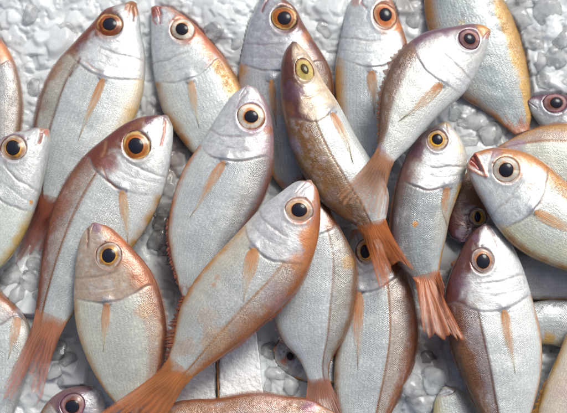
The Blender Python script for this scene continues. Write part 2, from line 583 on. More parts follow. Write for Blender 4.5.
def eye_part(surf_p, nrm, r, style, ry, rot, pup, parent, origin, seed, pupr=(1, 1), off=(0, 0)):
    st = EYES[style]
    ups = np.array([0.0, -0.18, 1.0])
    nz = nrm * 0.55 + ups * 0.45
    nz /= np.linalg.norm(nz)
    e1 = np.cross(np.array([0, 1.0, 0]), nz)
    e1 /= np.linalg.norm(e1)
    e2 = np.cross(nz, e1)
    ca, sa = math.cos(rot), math.sin(rot)
    a1, a2 = e1 * ca + e2 * sa, -e1 * sa + e2 * ca
    nr, na = 26, 56
    rho = np.linspace(0.02, 1.06, nr)
    ang = np.linspace(0, 2 * math.pi, na, endpoint=False)
    RR, AA = np.meshgrid(rho, ang, indexing='ij')
    wob = 1 + 0.025 * np.sin(AA * 2 + seed) + 0.015 * np.sin(AA * 3 + 2 * seed)
    X, Y = RR * np.cos(AA) * r * wob, RR * np.sin(AA) * ry * wob
    bulge = 0.27 * r * (1 - RR ** 2) - 0.03 * r + 0.02 * r * np.exp(-((RR - 0.92) / 0.08) ** 2)
    V = surf_p + X[..., None] * a1 + Y[..., None] * a2 + bulge[..., None] * nz
    ks = np.array([k for k, _ in st])
    cs = np.array([lin(c) for _, c in st])
    nzv = fbm(AA * 2.2, RR * 7, seed)
    rr = RR + (nzv - 0.5) * 0.28 + 0.09 * RR * np.cos(AA - seed * 1.9) * ss(0.45, 0.7, RR) * ss(1.02, 0.9, RR)
    c = np.stack([np.interp(rr, ks, cs[:, k]) for k in range(3)], -1)
    streak = 0.82 + 0.36 * noise(AA * 9, RR * 2, seed + 3)
    sect = 0.55 + 0.8 * noise(AA * 0.9, RR * 0.6 + 4, seed + 5)
    c = c * (streak * sect)[..., None]
    V2 = np.vstack([V.reshape(-1, 3), [surf_p + nz * 0.24 * r]])
    c = c * (1 - 0.35 * ss(0.93, 1.04, RR))[..., None]
    C2 = np.vstack([c.reshape(-1, 3), [c[0].mean(0)]])
    f = gridfaces(nr, na, wrap=True)
    cap = np.stack([np.full(na, nr * na), np.arange(na), (np.arange(na) + 1) % na], -1)
    ey = build("eye", V2, [f[:, ::-1], cap], M_EYE, parent, col=C2, origin=origin)
    # pupil: a dark lens standing just proud of the iris
    nr2 = 12
    rho = np.linspace(0.03, 1.0, nr2)
    RR, AA = np.meshgrid(rho, ang, indexing='ij')
    wob = 1 + 0.03 * np.sin(AA * 2 + seed * 1.7) + 0.05 * np.clip(np.cos(AA - seed), 0, 1) ** 6
    X = RR * np.cos(AA) * r * pup * pupr[0] * wob
    Y = RR * np.sin(AA) * ry * pup * pupr[1] * wob
    cx, cy = off
    q2 = (X + cx * r) ** 2 / r ** 2 + (Y + cy * ry) ** 2 / ry ** 2
    z = 0.27 * r * (1 - q2) - 0.03 * r + 0.02 * r * (1 - RR ** 4) + 0.006 * r
    V = surf_p + (X + cx * r)[..., None] * a1 + (Y + cy * ry)[..., None] * a2 + z[..., None] * nz
    base = lin((34, 38, 50)) if style != 'gold' else lin((78, 66, 30))
    rim = lin((58, 36, 26))
    k = (RR ** 6)[..., None]
    c = base * (1 - k) + rim * k
    V2 = np.vstack([V.reshape(-1, 3), [V[0].mean(0)]])
    C2 = np.vstack([c.reshape(-1, 3), [base]])
    f = gridfaces(nr2, na, wrap=True)
    cap = np.stack([np.full(na, nr2 * na), np.arange(na), (np.arange(na) + 1) % na], -1)
    build("pupil", V2, [f[:, ::-1], cap], M_PUPIL, ey, col=C2, origin=origin)
    return ey


SKINS = []
FOOT = []          # outlines and heights, so that the ice settles under the fish
GROUP = "sea bream laid out on crushed ice"


def fish(label, D, V, z, seed, eye=None, hg=0.29, th=0.31, lat=0.26, latc=None, latw=1.0, pec=None, pecc=(ORANGE, (214, 160, 120)),
         tail=None, tailc=((176, 104, 72), (196, 96, 66)), back=(150, 110, 90), bw=0.10, band=(178, 172, 172), flank=SILVER, belly=PALE,
         edgeD=BROWN, eD=0.035, edgeV=GOLD, eV=0.03, head=SILVER, top=RED, topw=0.26, snout=ORANGE, strokes=(), blots=(), polys=(),
         dfin=(0.34, 0.84, 2.6), afin=None, finc=(BROWN, (176, 110, 66)), sharp=0.03, gillc=(150, 112, 104), mottle=0.5, sclamt=1.0, capf=0.5, cat="fish"):
    n = 250
    D = np.asarray(D, float)
    V = np.asarray(V, float)
    Dp, Vp = curve(D, n), curve(V, n)
    s = np.linspace(0, 1, n)
    # round the snout: pull the first stations together along an ellipse
    cpx = (Dp + Vp) / 2
    hp = (Dp - Vp) / 2
    Lp = np.linalg.norm(np.diff(cpx, axis=0), axis=1).sum()
    axd = cpx[12] - cpx[0]
    axd /= np.linalg.norm(axd) + 1e-9
    r0 = np.linalg.norm(hp[0])
    k0 = 10
    ang = np.linspace(0.03, math.pi / 2, k0)
    capc = cpx[0] - axd * (r0 * capf * np.cos(ang))[:, None]
    caph = hp[0] * np.sin(ang)[:, None]
    cpx = np.vstack([capc, cpx[1:]])
    hp = np.vstack([caph, hp[1:]])
    s = np.r_[np.linspace(0, 0.004, k0), s[1:]]
    n = len(s)
    hp[-14:] *= np.linspace(1, 0.72, 14)[:, None]
    zc = z[0] + (z[1] - z[0]) * s if len(z) == 2 else np.interp(s, np.linspace(0, 1, len(z)), z)
    Dw, Vw = P(cpx + hp, zc), P(cpx - hp, zc)
    M, H = (Dw + Vw) / 2, (Dw - Vw) / 2
    h = np.linalg.norm(H, axis=1)
    L = np.linalg.norm(np.diff(M, axis=0), axis=1).sum()
    hm = h.max()
    prof = np.interp(s, [0, 0.05, 0.12, 0.22, 0.34, 0.5, 0.65, 0.8, 0.92, 1.0], [0.42, 0.58, 0.78, 0.95, 1.0, 0.98, 0.84, 0.56, 0.30, 0.12])
    prof = np.convolve(np.pad(prof, 8, mode='edge'), np.ones(17) / 17, 'valid')
    t = np.minimum(th * hm * prof, 0.9 * h)
    thU = np.linspace(0, math.pi, 84)
    thL = np.linspace(math.pi, 2 * math.pi, 24)[1:-1]
    T = np.r_[thU, thL]
    m = len(T)
    cs, sn = np.cos(T), np.sin(T)
    pw = np.sign(sn) * np.abs(sn) ** 0.78 * (1 + 0.14 * cs)
    X = M[:, None] + H[:, None] * cs[None, :, None]
    X[..., 2] += t[:, None] * pw[None]
    a = np.broadcast_to((1 - cs)[None] / 2, (n, m)).copy()
    S = np.broadcast_to(s[:, None], (n, m))
    u = S * L
    hs = np.convolve(np.pad(h, 12, mode='edge'), np.ones(25) / 25, 'valid')
    v = (hs[:, None] * 0.45 + hm * 0.35) * (T[None] - math.pi / 2) * 0.9
    up = (sn > -1e-6)[None] & np.ones((n, 1), bool)
    px = proj(X.reshape(-1, 3)).reshape(n, m, 2)
    # ---- the gill cover ends where the side fin is rooted
    if pec is not None:
        b1_, b2_, tp_ = (np.asarray(q, float) for q in pec[:3])
        root_ = (b1_ + b2_) / 2
        dq = ((px - root_) ** 2).sum(-1) + np.where(up, 0, 1e6)
        ii, jj = np.unravel_index(np.argmin(dq), dq.shape)
        ap = a[ii, jj]
        hg = float(np.clip(s[ii] - 0.006 - 0.055 * math.sin(math.pi * min(max((ap - 0.1) / 0.9, 0), 1)) + 0.03 * ap, 0.2, 0.40))
    # ---- relief
    win = np.clip(np.sin(math.pi * np.clip(a, 0, 1)), 0, 1)
    gn = (fbm(a * 4.0, S * 0 + 1.3, seed, 3) - 0.5) * 0.022
    sg = hg + 0.055 * np.sin(math.pi * np.clip((a - 0.1) / 0.9, 0, 1)) - 0.03 * a + gn
    xg = (S - sg) * L
    gw = 0.25 + 0.8 * ss(0.25, 0.75, fbm(a * 4, S * 0 + 7.7, seed + 6, 2))
    dz = np.where(xg < 0, 0.9 * np.exp(np.minimum(xg, 0) / 14), 0) * ss(1.1, -0.8, xg) * win ** 0.4 * gw
    dz -= 0.45 * np.exp(-((xg - 1.0) / 1.3) ** 2) * win ** 0.4 * gw
    sp = hg * 0.70 + 0.035 * np.sin(math.pi * a) + gn * 1.4
    xp = (S - sp) * L
    dz -= 0.55 * np.exp(-(xp / 1.3) ** 2) * ss(0.34, 0.5, a)
    sp2 = hg * 0.84 + 0.04 * np.sin(math.pi * a) - gn
    dz -= 0.25 * np.exp(-(((S - sp2) * L) / 1.1) ** 2) * ss(0.4, 0.55, a)
    hd = ss(2.0, -2.0, xg)
    dz += (fbm(u / 26, v / 26, seed, 3) - 0.5) * 1.5 * win
    dz += (fbm(u / 6, v / 4, seed + 4, 3) - 0.5) * 0.35 * hd * win
    rid = np.abs(fbm(u / 9 + v / 30, v / 7, seed + 9, 3) - 0.5)
    dz -= 0.18 * np.exp(-(rid / 0.03) ** 2) * hd * win * ss(0.3, 0.5, a)
    # ---- pigment and painted-in glints
    def L3(c):
        return lin(c)[None, None]
    n1 = fbm(u / 22, v / 14, seed + 1, 4)
    n2 = fbm(u / 6, v / 5, seed + 2, 3)
    n3 = fbm(u / 70, v / 40, seed + 5, 2)
    c = np.broadcast_to(L3(flank), (n, m, 3)).copy()

    def mixin(c, colr, k):
        k = np.clip(k, 0, 1)[..., None]
        return c * (1 - k) + (L3(colr) if not isinstance(colr, np.ndarray) else colr) * k
    c = mixin(c, belly, ss(0.55, 0.95, a + (n1 - 0.5) * 0.3))
    al = lat + 0.05 * np.sin(math.pi * S) - 0.02 + 0 * a
    if lat > 0:
        c = mixin(c, band, ss(al + sharp * 1.8, al - sharp * 1.8, a + (n2 - 0.5) * 0.04))
    c = mixin(c, back, ss(bw + sharp * 2.6, bw - sharp * 2.2, a + (n1 - 0.5) * 0.16 + (n2 - 0.5) * 0.06))
    n4 = fbm(u / 5, v / 3, seed + 10, 3)
    c = mixin(c, (204, 194, 202), 0.36 * ss(0.44, 0.70, n4) * ss(0.35, 0.6, n1) * ss(al + 0.02, al - 0.06, a) * ss(0.02, 0.08, a))  # silvery glint of the back, painted in as pale speckles
    c = mixin(c, edgeD, ss(eD * 2.2, eD * 0.5, a + (n2 - 0.5) * 0.03))
    c = mixin(c, edgeV, ss(1 - eV * 3.2, 1 - eV * 0.3, a + (n2 - 0.5) * 0.03) * ss(0.05, 0.2, S) * (0.45 + 0.7 * ss(0.2, 0.8, fbm(u / 14, a * 2 + 3.3, seed + 8, 3))))
    # peduncle is warmer
    c = mixin(c, tailc[0], 0.9 * ss(0.91, 1.0, S + (n2 - 0.5) * 0.14))
    if latc is not None:
        c = mixin(c, latc, np.exp(-((a - al) * 2 * hs[:, None] / latw) ** 2) * ss(hg, hg + 0.04, S) * (0.8 + 0.4 * n1))
        dz -= 0.3 * np.exp(-((a - al) * 2 * hs[:, None] / 0.9) ** 2) * ss(hg, hg + 0.04, S)
    # head
    c = mixin(c, head, hd)
    c = mixin(c, (178, 174, 180), hd * 0.30 * ss(0.52, 0.74, n2) * mottle * 2)
    c = mixin(c, (150, 136, 140), hd * 0.16 * np.exp(-(rid / 0.02) ** 2) * ss(0.25, 0.5, a))
    c = mixin(c, PALE, hd * 0.35 * ss(0.5, 0.3, n2))
    c = mixin(c, top, hd * 0.35 * ss(0.64, 0.8, n2) * ss(0.62, 0.35, a) * mottle)
    c = mixin(c, top, hd * ss(topw + 0.10, topw - 0.10, a + (n1 - 0.5) * 0.34 + (n2 - 0.5) * 0.14))
    c = mixin(c, PURP, 0.7 * hd * ss(0.34, 0.16, a) * ss(0.5, 0.7, n1) * mottle)
    c = mixin(c, top, 0.8 * ss(0.10, -0.05, xg / L) * ss(0.13, 0.06, a) * ss(-.1, .1, xg / L + 0.1))
    c = mixin(c, snout, 0.8 * ss(0.055, 0.015, S + (n2 - 0.5) * 0.03))
    c = mixin(c, gillc, 0.6 * np.exp(-((xg - 0.6) / 1.2) ** 2) * win ** 0.5 * ss(0.3, 0.62, n1))
    c = mixin(c, gillc, 0.38 * np.exp(-(xp / 1.0) ** 2) * ss(0.34, 0.5, a))
    c = mixin(c, (224, 188, 128), 0.13 * ss(0.46, 0.72, n3) * ss(0.42, 0.12, a))
    c = mixin(c, (228, 200, 150), 0.22 * ss(0.5, 0.75, n3) * ss(0.6, 0.95, a))
    c = c * (0.90 + 0.2 * n1 + 0.16 * (n3 - 0.5))[..., None] * np.array([0.96, 0.995, 0.965])
    # ---- hand placed marks (photo points)
    fp = px.reshape(-1, 2)
    for (pl, w, colr, al_, dep) in strokes:
        d, par = segdist(fp, pl)
        d = d.reshape(n, m) + (n2 - 0.5) * w * 0.8
        k = np.exp(-(d / w) ** 2) * up
        if colr is not None:
            c = mixin(c, colr, k * al_)
        dz += dep * k
    for (pl, colr, al_, dep) in polys:
        k = inpoly(fp, pl).reshape(n, m).astype(float)
        dd_, _ = segdist(fp, list(pl) + [pl[0]])
        k = ss(-0.9, 0.9, np.where(k > 0, 1, -1) * dd_.reshape(n, m)) * up
        c = mixin(c, colr, k * al_)
        dz += dep * k
    for (bx, by, br, colr, al_) in blots:
        d = np.hypot(px[..., 0] - bx, px[..., 1] - by) + (n1 - 0.5) * br * 1.7 + (n2 - 0.5) * br * 0.6
        c = mixin(c, colr, al_ * ss(br * 1.15, br * 0.45, d) * up)
    if eye is not None:
        q0 = np.array([S[0, 0] + 0.004, 0.56]), np.array([0.03, 0.60]), np.array([0.075 + 0.02 * math.sin(seed), 0.67])
        d, par = segdist(np.stack([S.ravel() * L, (a.ravel()) * 2 * hm * 0.6], -1), [(q[0] * L, q[1] * 2 * hm * 0.6) for q in q0])
        d = d.reshape(n, m) + (n2 - 0.5) * 1.2
        c = mixin(c, (150, 84, 72), 0.55 * np.exp(-(d / 1.0) ** 2) * up)
        dz -= 0.6 * np.exp(-(d / 1.1) ** 2) * up
        nose = (cpx + hp * 0.35)[int(0.045 * n)] * 0.45 + np.array(eye[:2]) * 0.55 + hp[int(0.08 * n)] * 0.12
        for k_, (ox, rr_) in enumerate(((0.0, 1.2), (3.0, 0.9))):
            d = np.hypot(px[..., 0] - nose[0] - ox * axd[0], px[..., 1] - nose[1] - ox * axd[1])
            c = mixin(c, (70, 44, 44), 0.8 * ss(rr_ * 1.3, rr_ * 0.6, d) * up)
            dz -= 0.5 * np.exp(-(d / rr_) ** 2) * up
        ex, ey_, er = eye[:3]
        ery = eye[4] if len(eye) > 4 and eye[4] else er
        d = np.hypot((px[..., 0] - ex) / er, (px[..., 1] - ey_) / ery)
        dz += ((0.15 + 0.7 * n1) * np.exp(-((d - 1.14) / 0.16) ** 2) - 0.10 * er * ss(1.06, 0.8, d)) * up
        c = mixin(c, top, ss(1.42, 1.0, d + (n2 - 0.5) * 0.5) * up * (0.25 + 0.6 * ss(0.55, 0.25, a)))
    if pec is not None:
        b1, b2, tp = (np.asarray(q, float) for q in pec[:3])
        pm = (b1 + b2) / 2
        bd = pm - (tp - pm) / (np.linalg.norm(tp - pm) + 1e-9) * 3.0
        d = np.hypot(px[..., 0] - bd[0], px[..., 1] - bd[1])
        dz += 1.5 * np.exp(-(d / 5.0) ** 2) * up
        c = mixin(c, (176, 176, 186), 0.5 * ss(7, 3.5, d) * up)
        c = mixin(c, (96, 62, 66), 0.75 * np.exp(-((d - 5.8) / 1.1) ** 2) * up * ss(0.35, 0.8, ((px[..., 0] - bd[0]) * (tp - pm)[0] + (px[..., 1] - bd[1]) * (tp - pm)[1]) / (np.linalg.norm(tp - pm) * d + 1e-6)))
    X[..., 2] += dz * np.clip(sn, 0, 1)[None] ** 0.5 * np.clip(h / 8.0, 0, 1)[:, None]
    scl = ss(-3.0, 7.0, xg + (n2 - 0.5) * 10) * ss(1.0, 0.95, S) * sclamt * (0.62 + 0.38 * ss(al + 0.1, al - 0.06, a)) * (1 - 0.4 * ss(0.7, 0.95, a))
    scl = np.maximum(scl, 0.22 * hd * ss(0.3, 0.45, a) * ss(sp - 0.05, sp + 0.03, S))
    hdm = ss(3.0, -4.0, xg + (n2 - 0.5) * 8)
    # ---- mesh
    Vt = X.reshape(-1, 3)
    f = gridfaces(n, m, wrap=True)
    cap0 = np.stack([np.full(m, n * m), (np.arange(m) + 1) % m, np.arange(m)], -1)
    e = (n - 1) * m
    cap1 = np.stack([np.full(m, n * m + 1), e + np.arange(m), e + (np.arange(m) + 1) % m], -1)
    Vt = np.vstack([Vt, [X[0].mean(0), X[-1].mean(0)]])
    cc = np.vstack([c.reshape(-1, 3), c[0].mean(0)[None], c[-1].mean(0)[None]])
    cc = np.clip(cc, 0.002, 0.9)
    uv = np.vstack([np.stack([u, v], -1).reshape(-1, 2), [[0, 0], [L, 0]]])
    origin = np.array([M[n // 2, 0], M[n // 2, 1], float(zc.min() - t.max())])
    root = bpy.data.objects.new("sea_bream", None)
    root.empty_display_size = 0.02
    COL.objects.link(root)
    root.location = Vector(origin * MM)
    tag(root, label, cat, GROUP)
    # orient faces outward
    fl = (np.cross(H[n // 2], M[n // 2 + 3] - M[n // 2 - 3])[2] < 0)
    if fl:
        f, cap0, cap1 = f[:, ::-1], cap0[:, ::-1], cap1[:, ::-1]
    build("body", Vt, [f, cap0, cap1], M_SKIN, root, col=cc, uv=uv, attr={"scale": np.r_[scl.ravel(), 0, 0], "headmask": np.r_[hdm.ravel(), 1, 0]}, origin=origin)
    upv = X[:, :84].reshape(-1, 3)
    surf = Surf(upv)
    FOOT.append((np.vstack([(cpx + hp), (cpx - hp)[::-1]]), zc, cpx))
    SKINS.append(X[:, 6:78].reshape(-1, 3))
    if eye is not None:
        style = eye[3]
        rot = eye[5] if len(eye) > 5 else 0.0
        pup = (eye[6] if len(eye) > 6 else 0.52) * 1.06
        pr = eye[7] if len(eye) > 7 else (1, 1)
        zz = surf.at([(ex, ey_)])[0]
        g = 6.0
        zs = surf.at([(ex - g, ey_), (ex + g, ey_), (ex, ey_ - g), (ex, ey_ + g)])
        nrm = np.array([-(zs[1] - zs[0]) / (2 * g), -(zs[2] - zs[3]) / (2 * g), 1.0])
        nrm /= np.linalg.norm(nrm)
        p = P([(ex, ey_)], zz + 1.2)[0]
        eye_part(p, nrm, er, style, ery, rot, pup, root, origin, seed, pr, off=(0.04 * math.sin(seed * 2.1), 0.04 * math.cos(seed * 1.3)))
    if pec is not None:
        pectoral(surf, *pec[:3], pecc[0], pecc[1], root, origin, seed, bow=pec[3] if len(pec) > 3 else 0.0)
    if dfin:
        edge_fin("dorsal_fin", cpx + hp, cpx, dfin[0], dfin[1], dfin[2], zc, finc[0], finc[1], root, origin, seed)
    if afin:
        edge_fin("anal_fin", cpx - hp, cpx, afin[0], afin[1], afin[2], zc, afin[3] if len(afin) > 3 else finc[0], afin[4] if len(afin) > 4 else finc[1], root, origin, seed + 3, spiky=0.6)
    if tail:
        aP, bP = (cpx + hp * 0.95)[-24], (cpx - hp * 0.95)[-24]
        caudal(surf, aP, bP, tail["t"], zc[-1] + tail.get("dz0", 0.5), tail["z"], tailc[0], tailc[1], root, origin, seed, jag=tail.get("jag", 0.16), thin=tail.get("thin", 0.2))
    return root


# ------------------------------------------------------------------ the catch
# outlines: dorsal edge and ventral edge, snout to tail root, in photo points; z in mm
# bottom layer
fish("long silver bream at the upper left with an amber snout and brown lateral stripe",
     [(128, 3), (120, 6), (105, 11), (93, 24), (75, 43), (58, 62), (47, 80), (40, 100), (34, 128), (32, 160), (37, 195), (41, 214)],
     [(137, 5), (140, 18), (141, 32), (145, 52), (145, 75), (142, 98), (132, 125), (114, 155), (86, 188), (54, 216)],
     (15, 14), 1, eye=(109.5, 25, 13.5, 'red', 14), hg=0.31, lat=0.205, latc=(112, 62, 30), latw=1.1,
     pec=((100, 77), (106, 79), (78, 141)), pecc=((206, 130, 80), (216, 170, 110)),
     tail=dict(t=[(32, 212), (22, 240), (14, 266), (24, 258), (40, 252), (56, 240)], z=4), tailc=((150, 76, 62), (176, 78, 70)),
     back=(166, 122, 96), bw=0.05, band=(196, 188, 178), flank=(206, 210, 213), edgeD=(122, 66, 44), edgeV=(216, 168, 86), eV=0.05,
     head=(206, 208, 214), top=(128, 66, 42), topw=0.2, snout=(150, 84, 24), blots=[(132, 7, 8, (150, 86, 26), 0.85), (82, 48, 9, PURP, 0.4), (53, 72, 12, (176, 108, 70), 0.5)],
     strokes=[([(80, 58), (77, 66), (70, 76)], 1.2, (112, 62, 30), 0.9, -0.3), ([(86, 62), (94, 69), (102, 72)], 1.0, (170, 120, 90), 0.6, -0.4),
              ([(134, 8), (135, 15), (134, 20)], 1.3, (120, 60, 40), 0.8, -0.8)])

fish("silver bream with a golden back and red lips beside the amber-snouted fish",
     [(160, 7), (172, 9), (185, 17), (197, 27), (211, 42), (226, 61), (239, 82), (249, 105), (254, 130), (252, 160), (248, 185)],
     [(151, 10), (151, 24), (151, 42), (153, 70), (158, 96), (166, 118), (186, 146), (205, 165), (226, 184)],
     (15, 12), 2, eye=(182.5, 29.5, 12.5, 'pale', 12.5), hg=0.30, lat=0.19, back=(208, 150, 70), bw=0.17, band=(206, 170, 120), sharp=0.02,
     pec=((187, 80), (193, 81), (199, 128)), pecc=((206, 190, 176), (214, 198, 178)), flank=(214, 219, 222), belly=(222, 228, 226),
     edgeD=(160, 110, 60), edgeV=(190, 126, 74), eV=0.045, top=(186, 104, 66), topw=0.17, snout=(180, 84, 64), mottle=0.25,
     strokes=[([(159, 8), (161, 15), (160, 23)], 1.5, (150, 62, 54), 0.9, -0.9), ([(153, 12), (153, 20), (156, 24)], 1.2, (190, 100, 80), 0.7, -0.3)],
     blots=[(155, 13, 5, (176, 80, 66), 0.7), (207, 50, 7, (214, 130, 90), 0.6), (166, 20, 6, (232, 232, 234), 0.6)])

fish("brown-backed bream at the top centre, behind the yellow-eyed fish",
     [(276, -10), (285, 0), (296, 10), (304, 25), (315, 43), (327, 63), (332, 80), (332, 110), (326, 145), (314, 172), (300, 192)],
     [(263, -9), (256, 8), (249, 24), (243, 48), (239, 72), (240, 100), (250, 135), (266, 165), (281, 190)],
     (14, 12), 3, eye=(284.5, 18.5, 14, 'brown', 14), hg=0.33, lat=0.24, back=(108, 68, 46), bw=0.11, band=(140, 118, 112),
     pec=((268, 79), (274, 80), (276, 128)), pecc=((190, 132, 70), (200, 150, 90)), flank=(182, 186, 194), belly=(190, 190, 194),
     edgeV=(204, 146, 92), eV=0.05, head=(176, 176, 188), top=(120, 66, 44), topw=0.22, snout=(160, 110, 90), mottle=0.7,
     strokes=[([(268, -2), (264, 6), (262, 11)], 1.4, (120, 70, 70), 0.9, -0.8)], blots=[(304, 38, 8, (196, 116, 50), 0.55), (278, 104, 10, (208, 150, 70), 0.5)])

fish("grey silver bream at the top with a red-orange eye, right behind the yellow-eyed fish",
     [(378, -12), (391, -1), (398, 18), (405, 36), (409, 55), (408, 85), (402, 120), (392, 155), (380, 182)],
     [(360, -14), (351, 0), (345, 18), (339, 45), (335, 72), (336, 100), (342, 130), (352, 158), (364, 182)],
     (14, 12), 4, eye=(385, 15.5, 12.5, 'orange', 14.5, 0.2), hg=0.37, lat=0.22, back=(150, 120, 110), bw=0.06, band=(170, 166, 172),
     pec=((368, 71), (376, 70), (374, 116)), pecc=((158, 118, 90), (170, 128, 96)), flank=(190, 197, 204), belly=(196, 202, 208),
     edgeV=(196, 142, 78), eV=0.06, head=(194, 200, 208), top=(170, 110, 80), topw=0.10, snout=(176, 100, 76), mottle=0.35,
     strokes=[([(363, -5), (361, 3), (366, 8)], 1.3, (150, 84, 80), 0.7, -0.6)], blots=[(397, 27, 4, (220, 130, 60), 0.7), (355, 2, 6, (180, 120, 100), 0.6)])

fish("large pale bream at the upper right with a broad yellow band along its back",
     [(462, -82), (478, -60), (492, -30), (503, 0), (513, 20), (521, 43), (527, 68), (530, 90), (531, 112), (532, 130)],
     [(446, -84), (434, -62), (427, -36), (424, -8), (425, 15), (431, 40), (443, 70), (460, 95), (481, 109), (498, 121), (512, 136)],
     (16, 12), 5, eye=(462, -52, 13, 'pale', 13), hg=0.34, lat=0.20, back=(206, 156, 78), bw=0.185, band=(180, 176, 170), sharp=0.012,
     pec=None, flank=(160, 168, 174), belly=(168, 175, 180),
     edgeD=(190, 138, 70), eD=0.02, edgeV=(176, 120, 66), eV=0.06, mottle=0.3, blots=[(486, 4, 9, (120, 120, 132), 0.5), (463, 15, 5, (120, 112, 116), 0.6), (462, 22, 4, (206, 180, 120), 0.5)], dfin=(0.3, 0.86, 1.8), finc=((180, 124, 70), (196, 150, 90)))

fish("grey bream at the left edge, its brownish back behind the tilted silver head",
     [(-10, 22), (0, 37), (10, 52), (17, 68), (21, 90), (22, 112), (18, 140), (8, 175), (-8, 205)],
     [(-20, 28), (-34, 45), (-44, 70), (-46, 100), (-42, 135), (-32, 170), (-18, 206)],
     (15, 10), 6, hg=0.25, lat=0.26, back=(172, 152, 146), bw=0.05, band=(172, 170, 174), flank=(172, 174, 180), belly=(186, 190, 196),
     edgeD=(146, 116, 106), top=(176, 120, 92), pec=None, blots=[(4, 48, 11, (206, 132, 84), 0.75)])

fish("purple-eyed bream peering from behind the yellow-banded tail at the right edge",
     [(528, 100), (534, 96), (548, 94), (567, 96), (590, 102), (620, 116), (660, 132)],
     [(527, 106), (533, 116), (545, 130), (562, 142), (590, 150), (625, 150), (660, 144)],
     (14, 12), 7, eye=(555.5, 103, 12.5, 'purple', 11), hg=0.34, back=(104, 60, 52), bw=0.1, flank=(186, 190, 196), head=(186, 188, 196),
     top=(98, 62, 84), topw=0.24, snout=(110, 70, 80), mottle=0.8, pec=None)

fish("small dark red bream wedged upside down between the open-mouthed fish and its grey neighbour",
     [(458, 242), (450, 236), (446, 222), (447, 205), (455, 188), (467, 172), (484, 158), (505, 150)],
     [(466, 241), (476, 236), (486, 226), (494, 212), (503, 196), (512, 180), (520, 164)],
     (16, 18), 8, eye=(477.5, 217, 8.5, 'yellow', 9, 0.0, 0.46, (0.8, 1.25)), hg=0.36, lat=0.3, back=(96, 44, 30), bw=0.2, band=(130, 72, 44), flank=(140, 90, 62), belly=(166, 110, 70),
     head=(120, 74, 70), top=(92, 46, 38), topw=0.4, snout=(110, 84, 110), mottle=0.9, pec=None, blots=[(462, 234, 7, (156, 140, 164), 0.6), (452, 190, 8, (156, 82, 44), 0.5)], dfin=None)

fish("dark grey bream lying crosswise under the open-mouthed fish at the right edge",
     [(452, 262), (466, 252), (490, 245), (518, 242), (548, 240), (580, 240), (620, 250), (650, 262)],
     [(454, 270), (470, 284), (496, 294), (526, 299), (558, 301), (590, 300), (625, 290), (650, 276)],
     (13, 12), 9, hg=0.25, back=(120, 92, 84), bw=0.1, band=(140, 132, 138), flank=(206, 203, 206), belly=(210, 206, 206), edgeV=(150, 120, 90), pec=None, dfin=None)

fish("pale bream with a yellowish belly spot, mostly hidden at the lower right edge",
     [(470, 330), (484, 318), (506, 309), (530, 303), (548, 300), (572, 300), (600, 302), (640, 316)],
     [(472, 336), (486, 344), (506, 346), (530, 345), (550, 345), (575, 350), (605, 346), (640, 328)],
     (13, 12), 10, hg=0.22, lat=0.2, back=(176, 176, 180), edgeD=(170, 160, 156), bw=0.06, band=(176, 178, 184), flank=(190, 194, 200), belly=(204, 206, 206), edgeV=(200, 160, 90), eV=0.07, pec=None,
     dfin=None, blots=[(550, 337, 8, (206, 160, 60), 0.8)])

fish("pale bream with a dark fin spot at the left edge under the rust-coloured tail",
     [(-14, 262), (0, 290), (14, 304), (26, 318), (32, 336), (30, 362), (22, 390), (12, 420), (4, 450)],
     [(-30, 268), (-42, 300), (-44, 330), (-38, 365), (-26, 400), (-12, 450)],
     (13, 10), 11, hg=0.22, lat=0.2, back=(196, 196, 196), bw=0.05, edgeD=(186, 180, 178), band=(200, 202, 202), flank=(214, 218, 220), belly=(220, 222, 222),
     pec=((14, 317), (22, 317), (8, 360)), pecc=((190, 170, 160), (206, 190, 176)), blots=[(19, 316, 4.5, (64, 56, 62), 0.8)], dfin=None)

fish("purple-grey bream whose head just enters at the bottom left, under the red tail",
     [(96, 389), (88, 386), (74, 387), (60, 392), (46, 404), (36, 424), (30, 456), (30, 500)],
     [(102, 394), (105, 406), (104, 424), (98, 450), (84, 480), (66, 506)],
     (16, 14), 12, eye=(72.5, 406, 12, 'purple', 12), hg=0.34, flank=(196, 196, 202), head=(170, 164, 178), top=(116, 82, 104), topw=0.36, snout=(180, 176, 186), mottle=0.9, pec=None,
     blots=[(93, 397, 7, (226, 226, 230), 0.8)], dfin=None)

fish("brown scaly back of a bream lying across the bottom edge, below the white foam blocks",
     [(150, 428), (160, 412), (176, 402), (196, 399), (217, 398.5), (242, 394), (262, 393), (285, 396), (310, 400), (330, 410), (352, 424)],
     [(152, 440), (165, 456), (190, 470), (225, 478), (262, 474), (300, 462), (352, 440)],
     (36, 34), 13, hg=0.12, lat=0.5, back=(164, 112, 84), bw=0.2, band=(182, 152, 140), flank=(200, 200, 204), edgeD=(160, 88, 48), top=(150, 92, 70), mottle=0.6, pec=None,
     blots=[(310, 405, 9, (170, 110, 160), 0.5), (270, 402, 16, (190, 150, 140), 0.5)], sclamt=1.15)

fish("small bream buried in ice beside the white foam, only its dark eye showing",
     [(276, 346), (280, 341), (290, 338), (304, 340), (325, 350), (352, 366)],
     [(274, 352), (276, 362), (284, 372), (300, 380), (325, 384), (352, 378)],
     (8, 6), 14, eye=(290.5, 356.5, 4.6, 'purple', 4.2, 0.2, 0.8), hg=0.4, flank=(168, 168, 174), head=(156, 152, 160), top=(150, 96, 80), topw=0.15, pec=None, dfin=None,
     blots=[(284, 361, 4, (186, 104, 44), 0.8)])

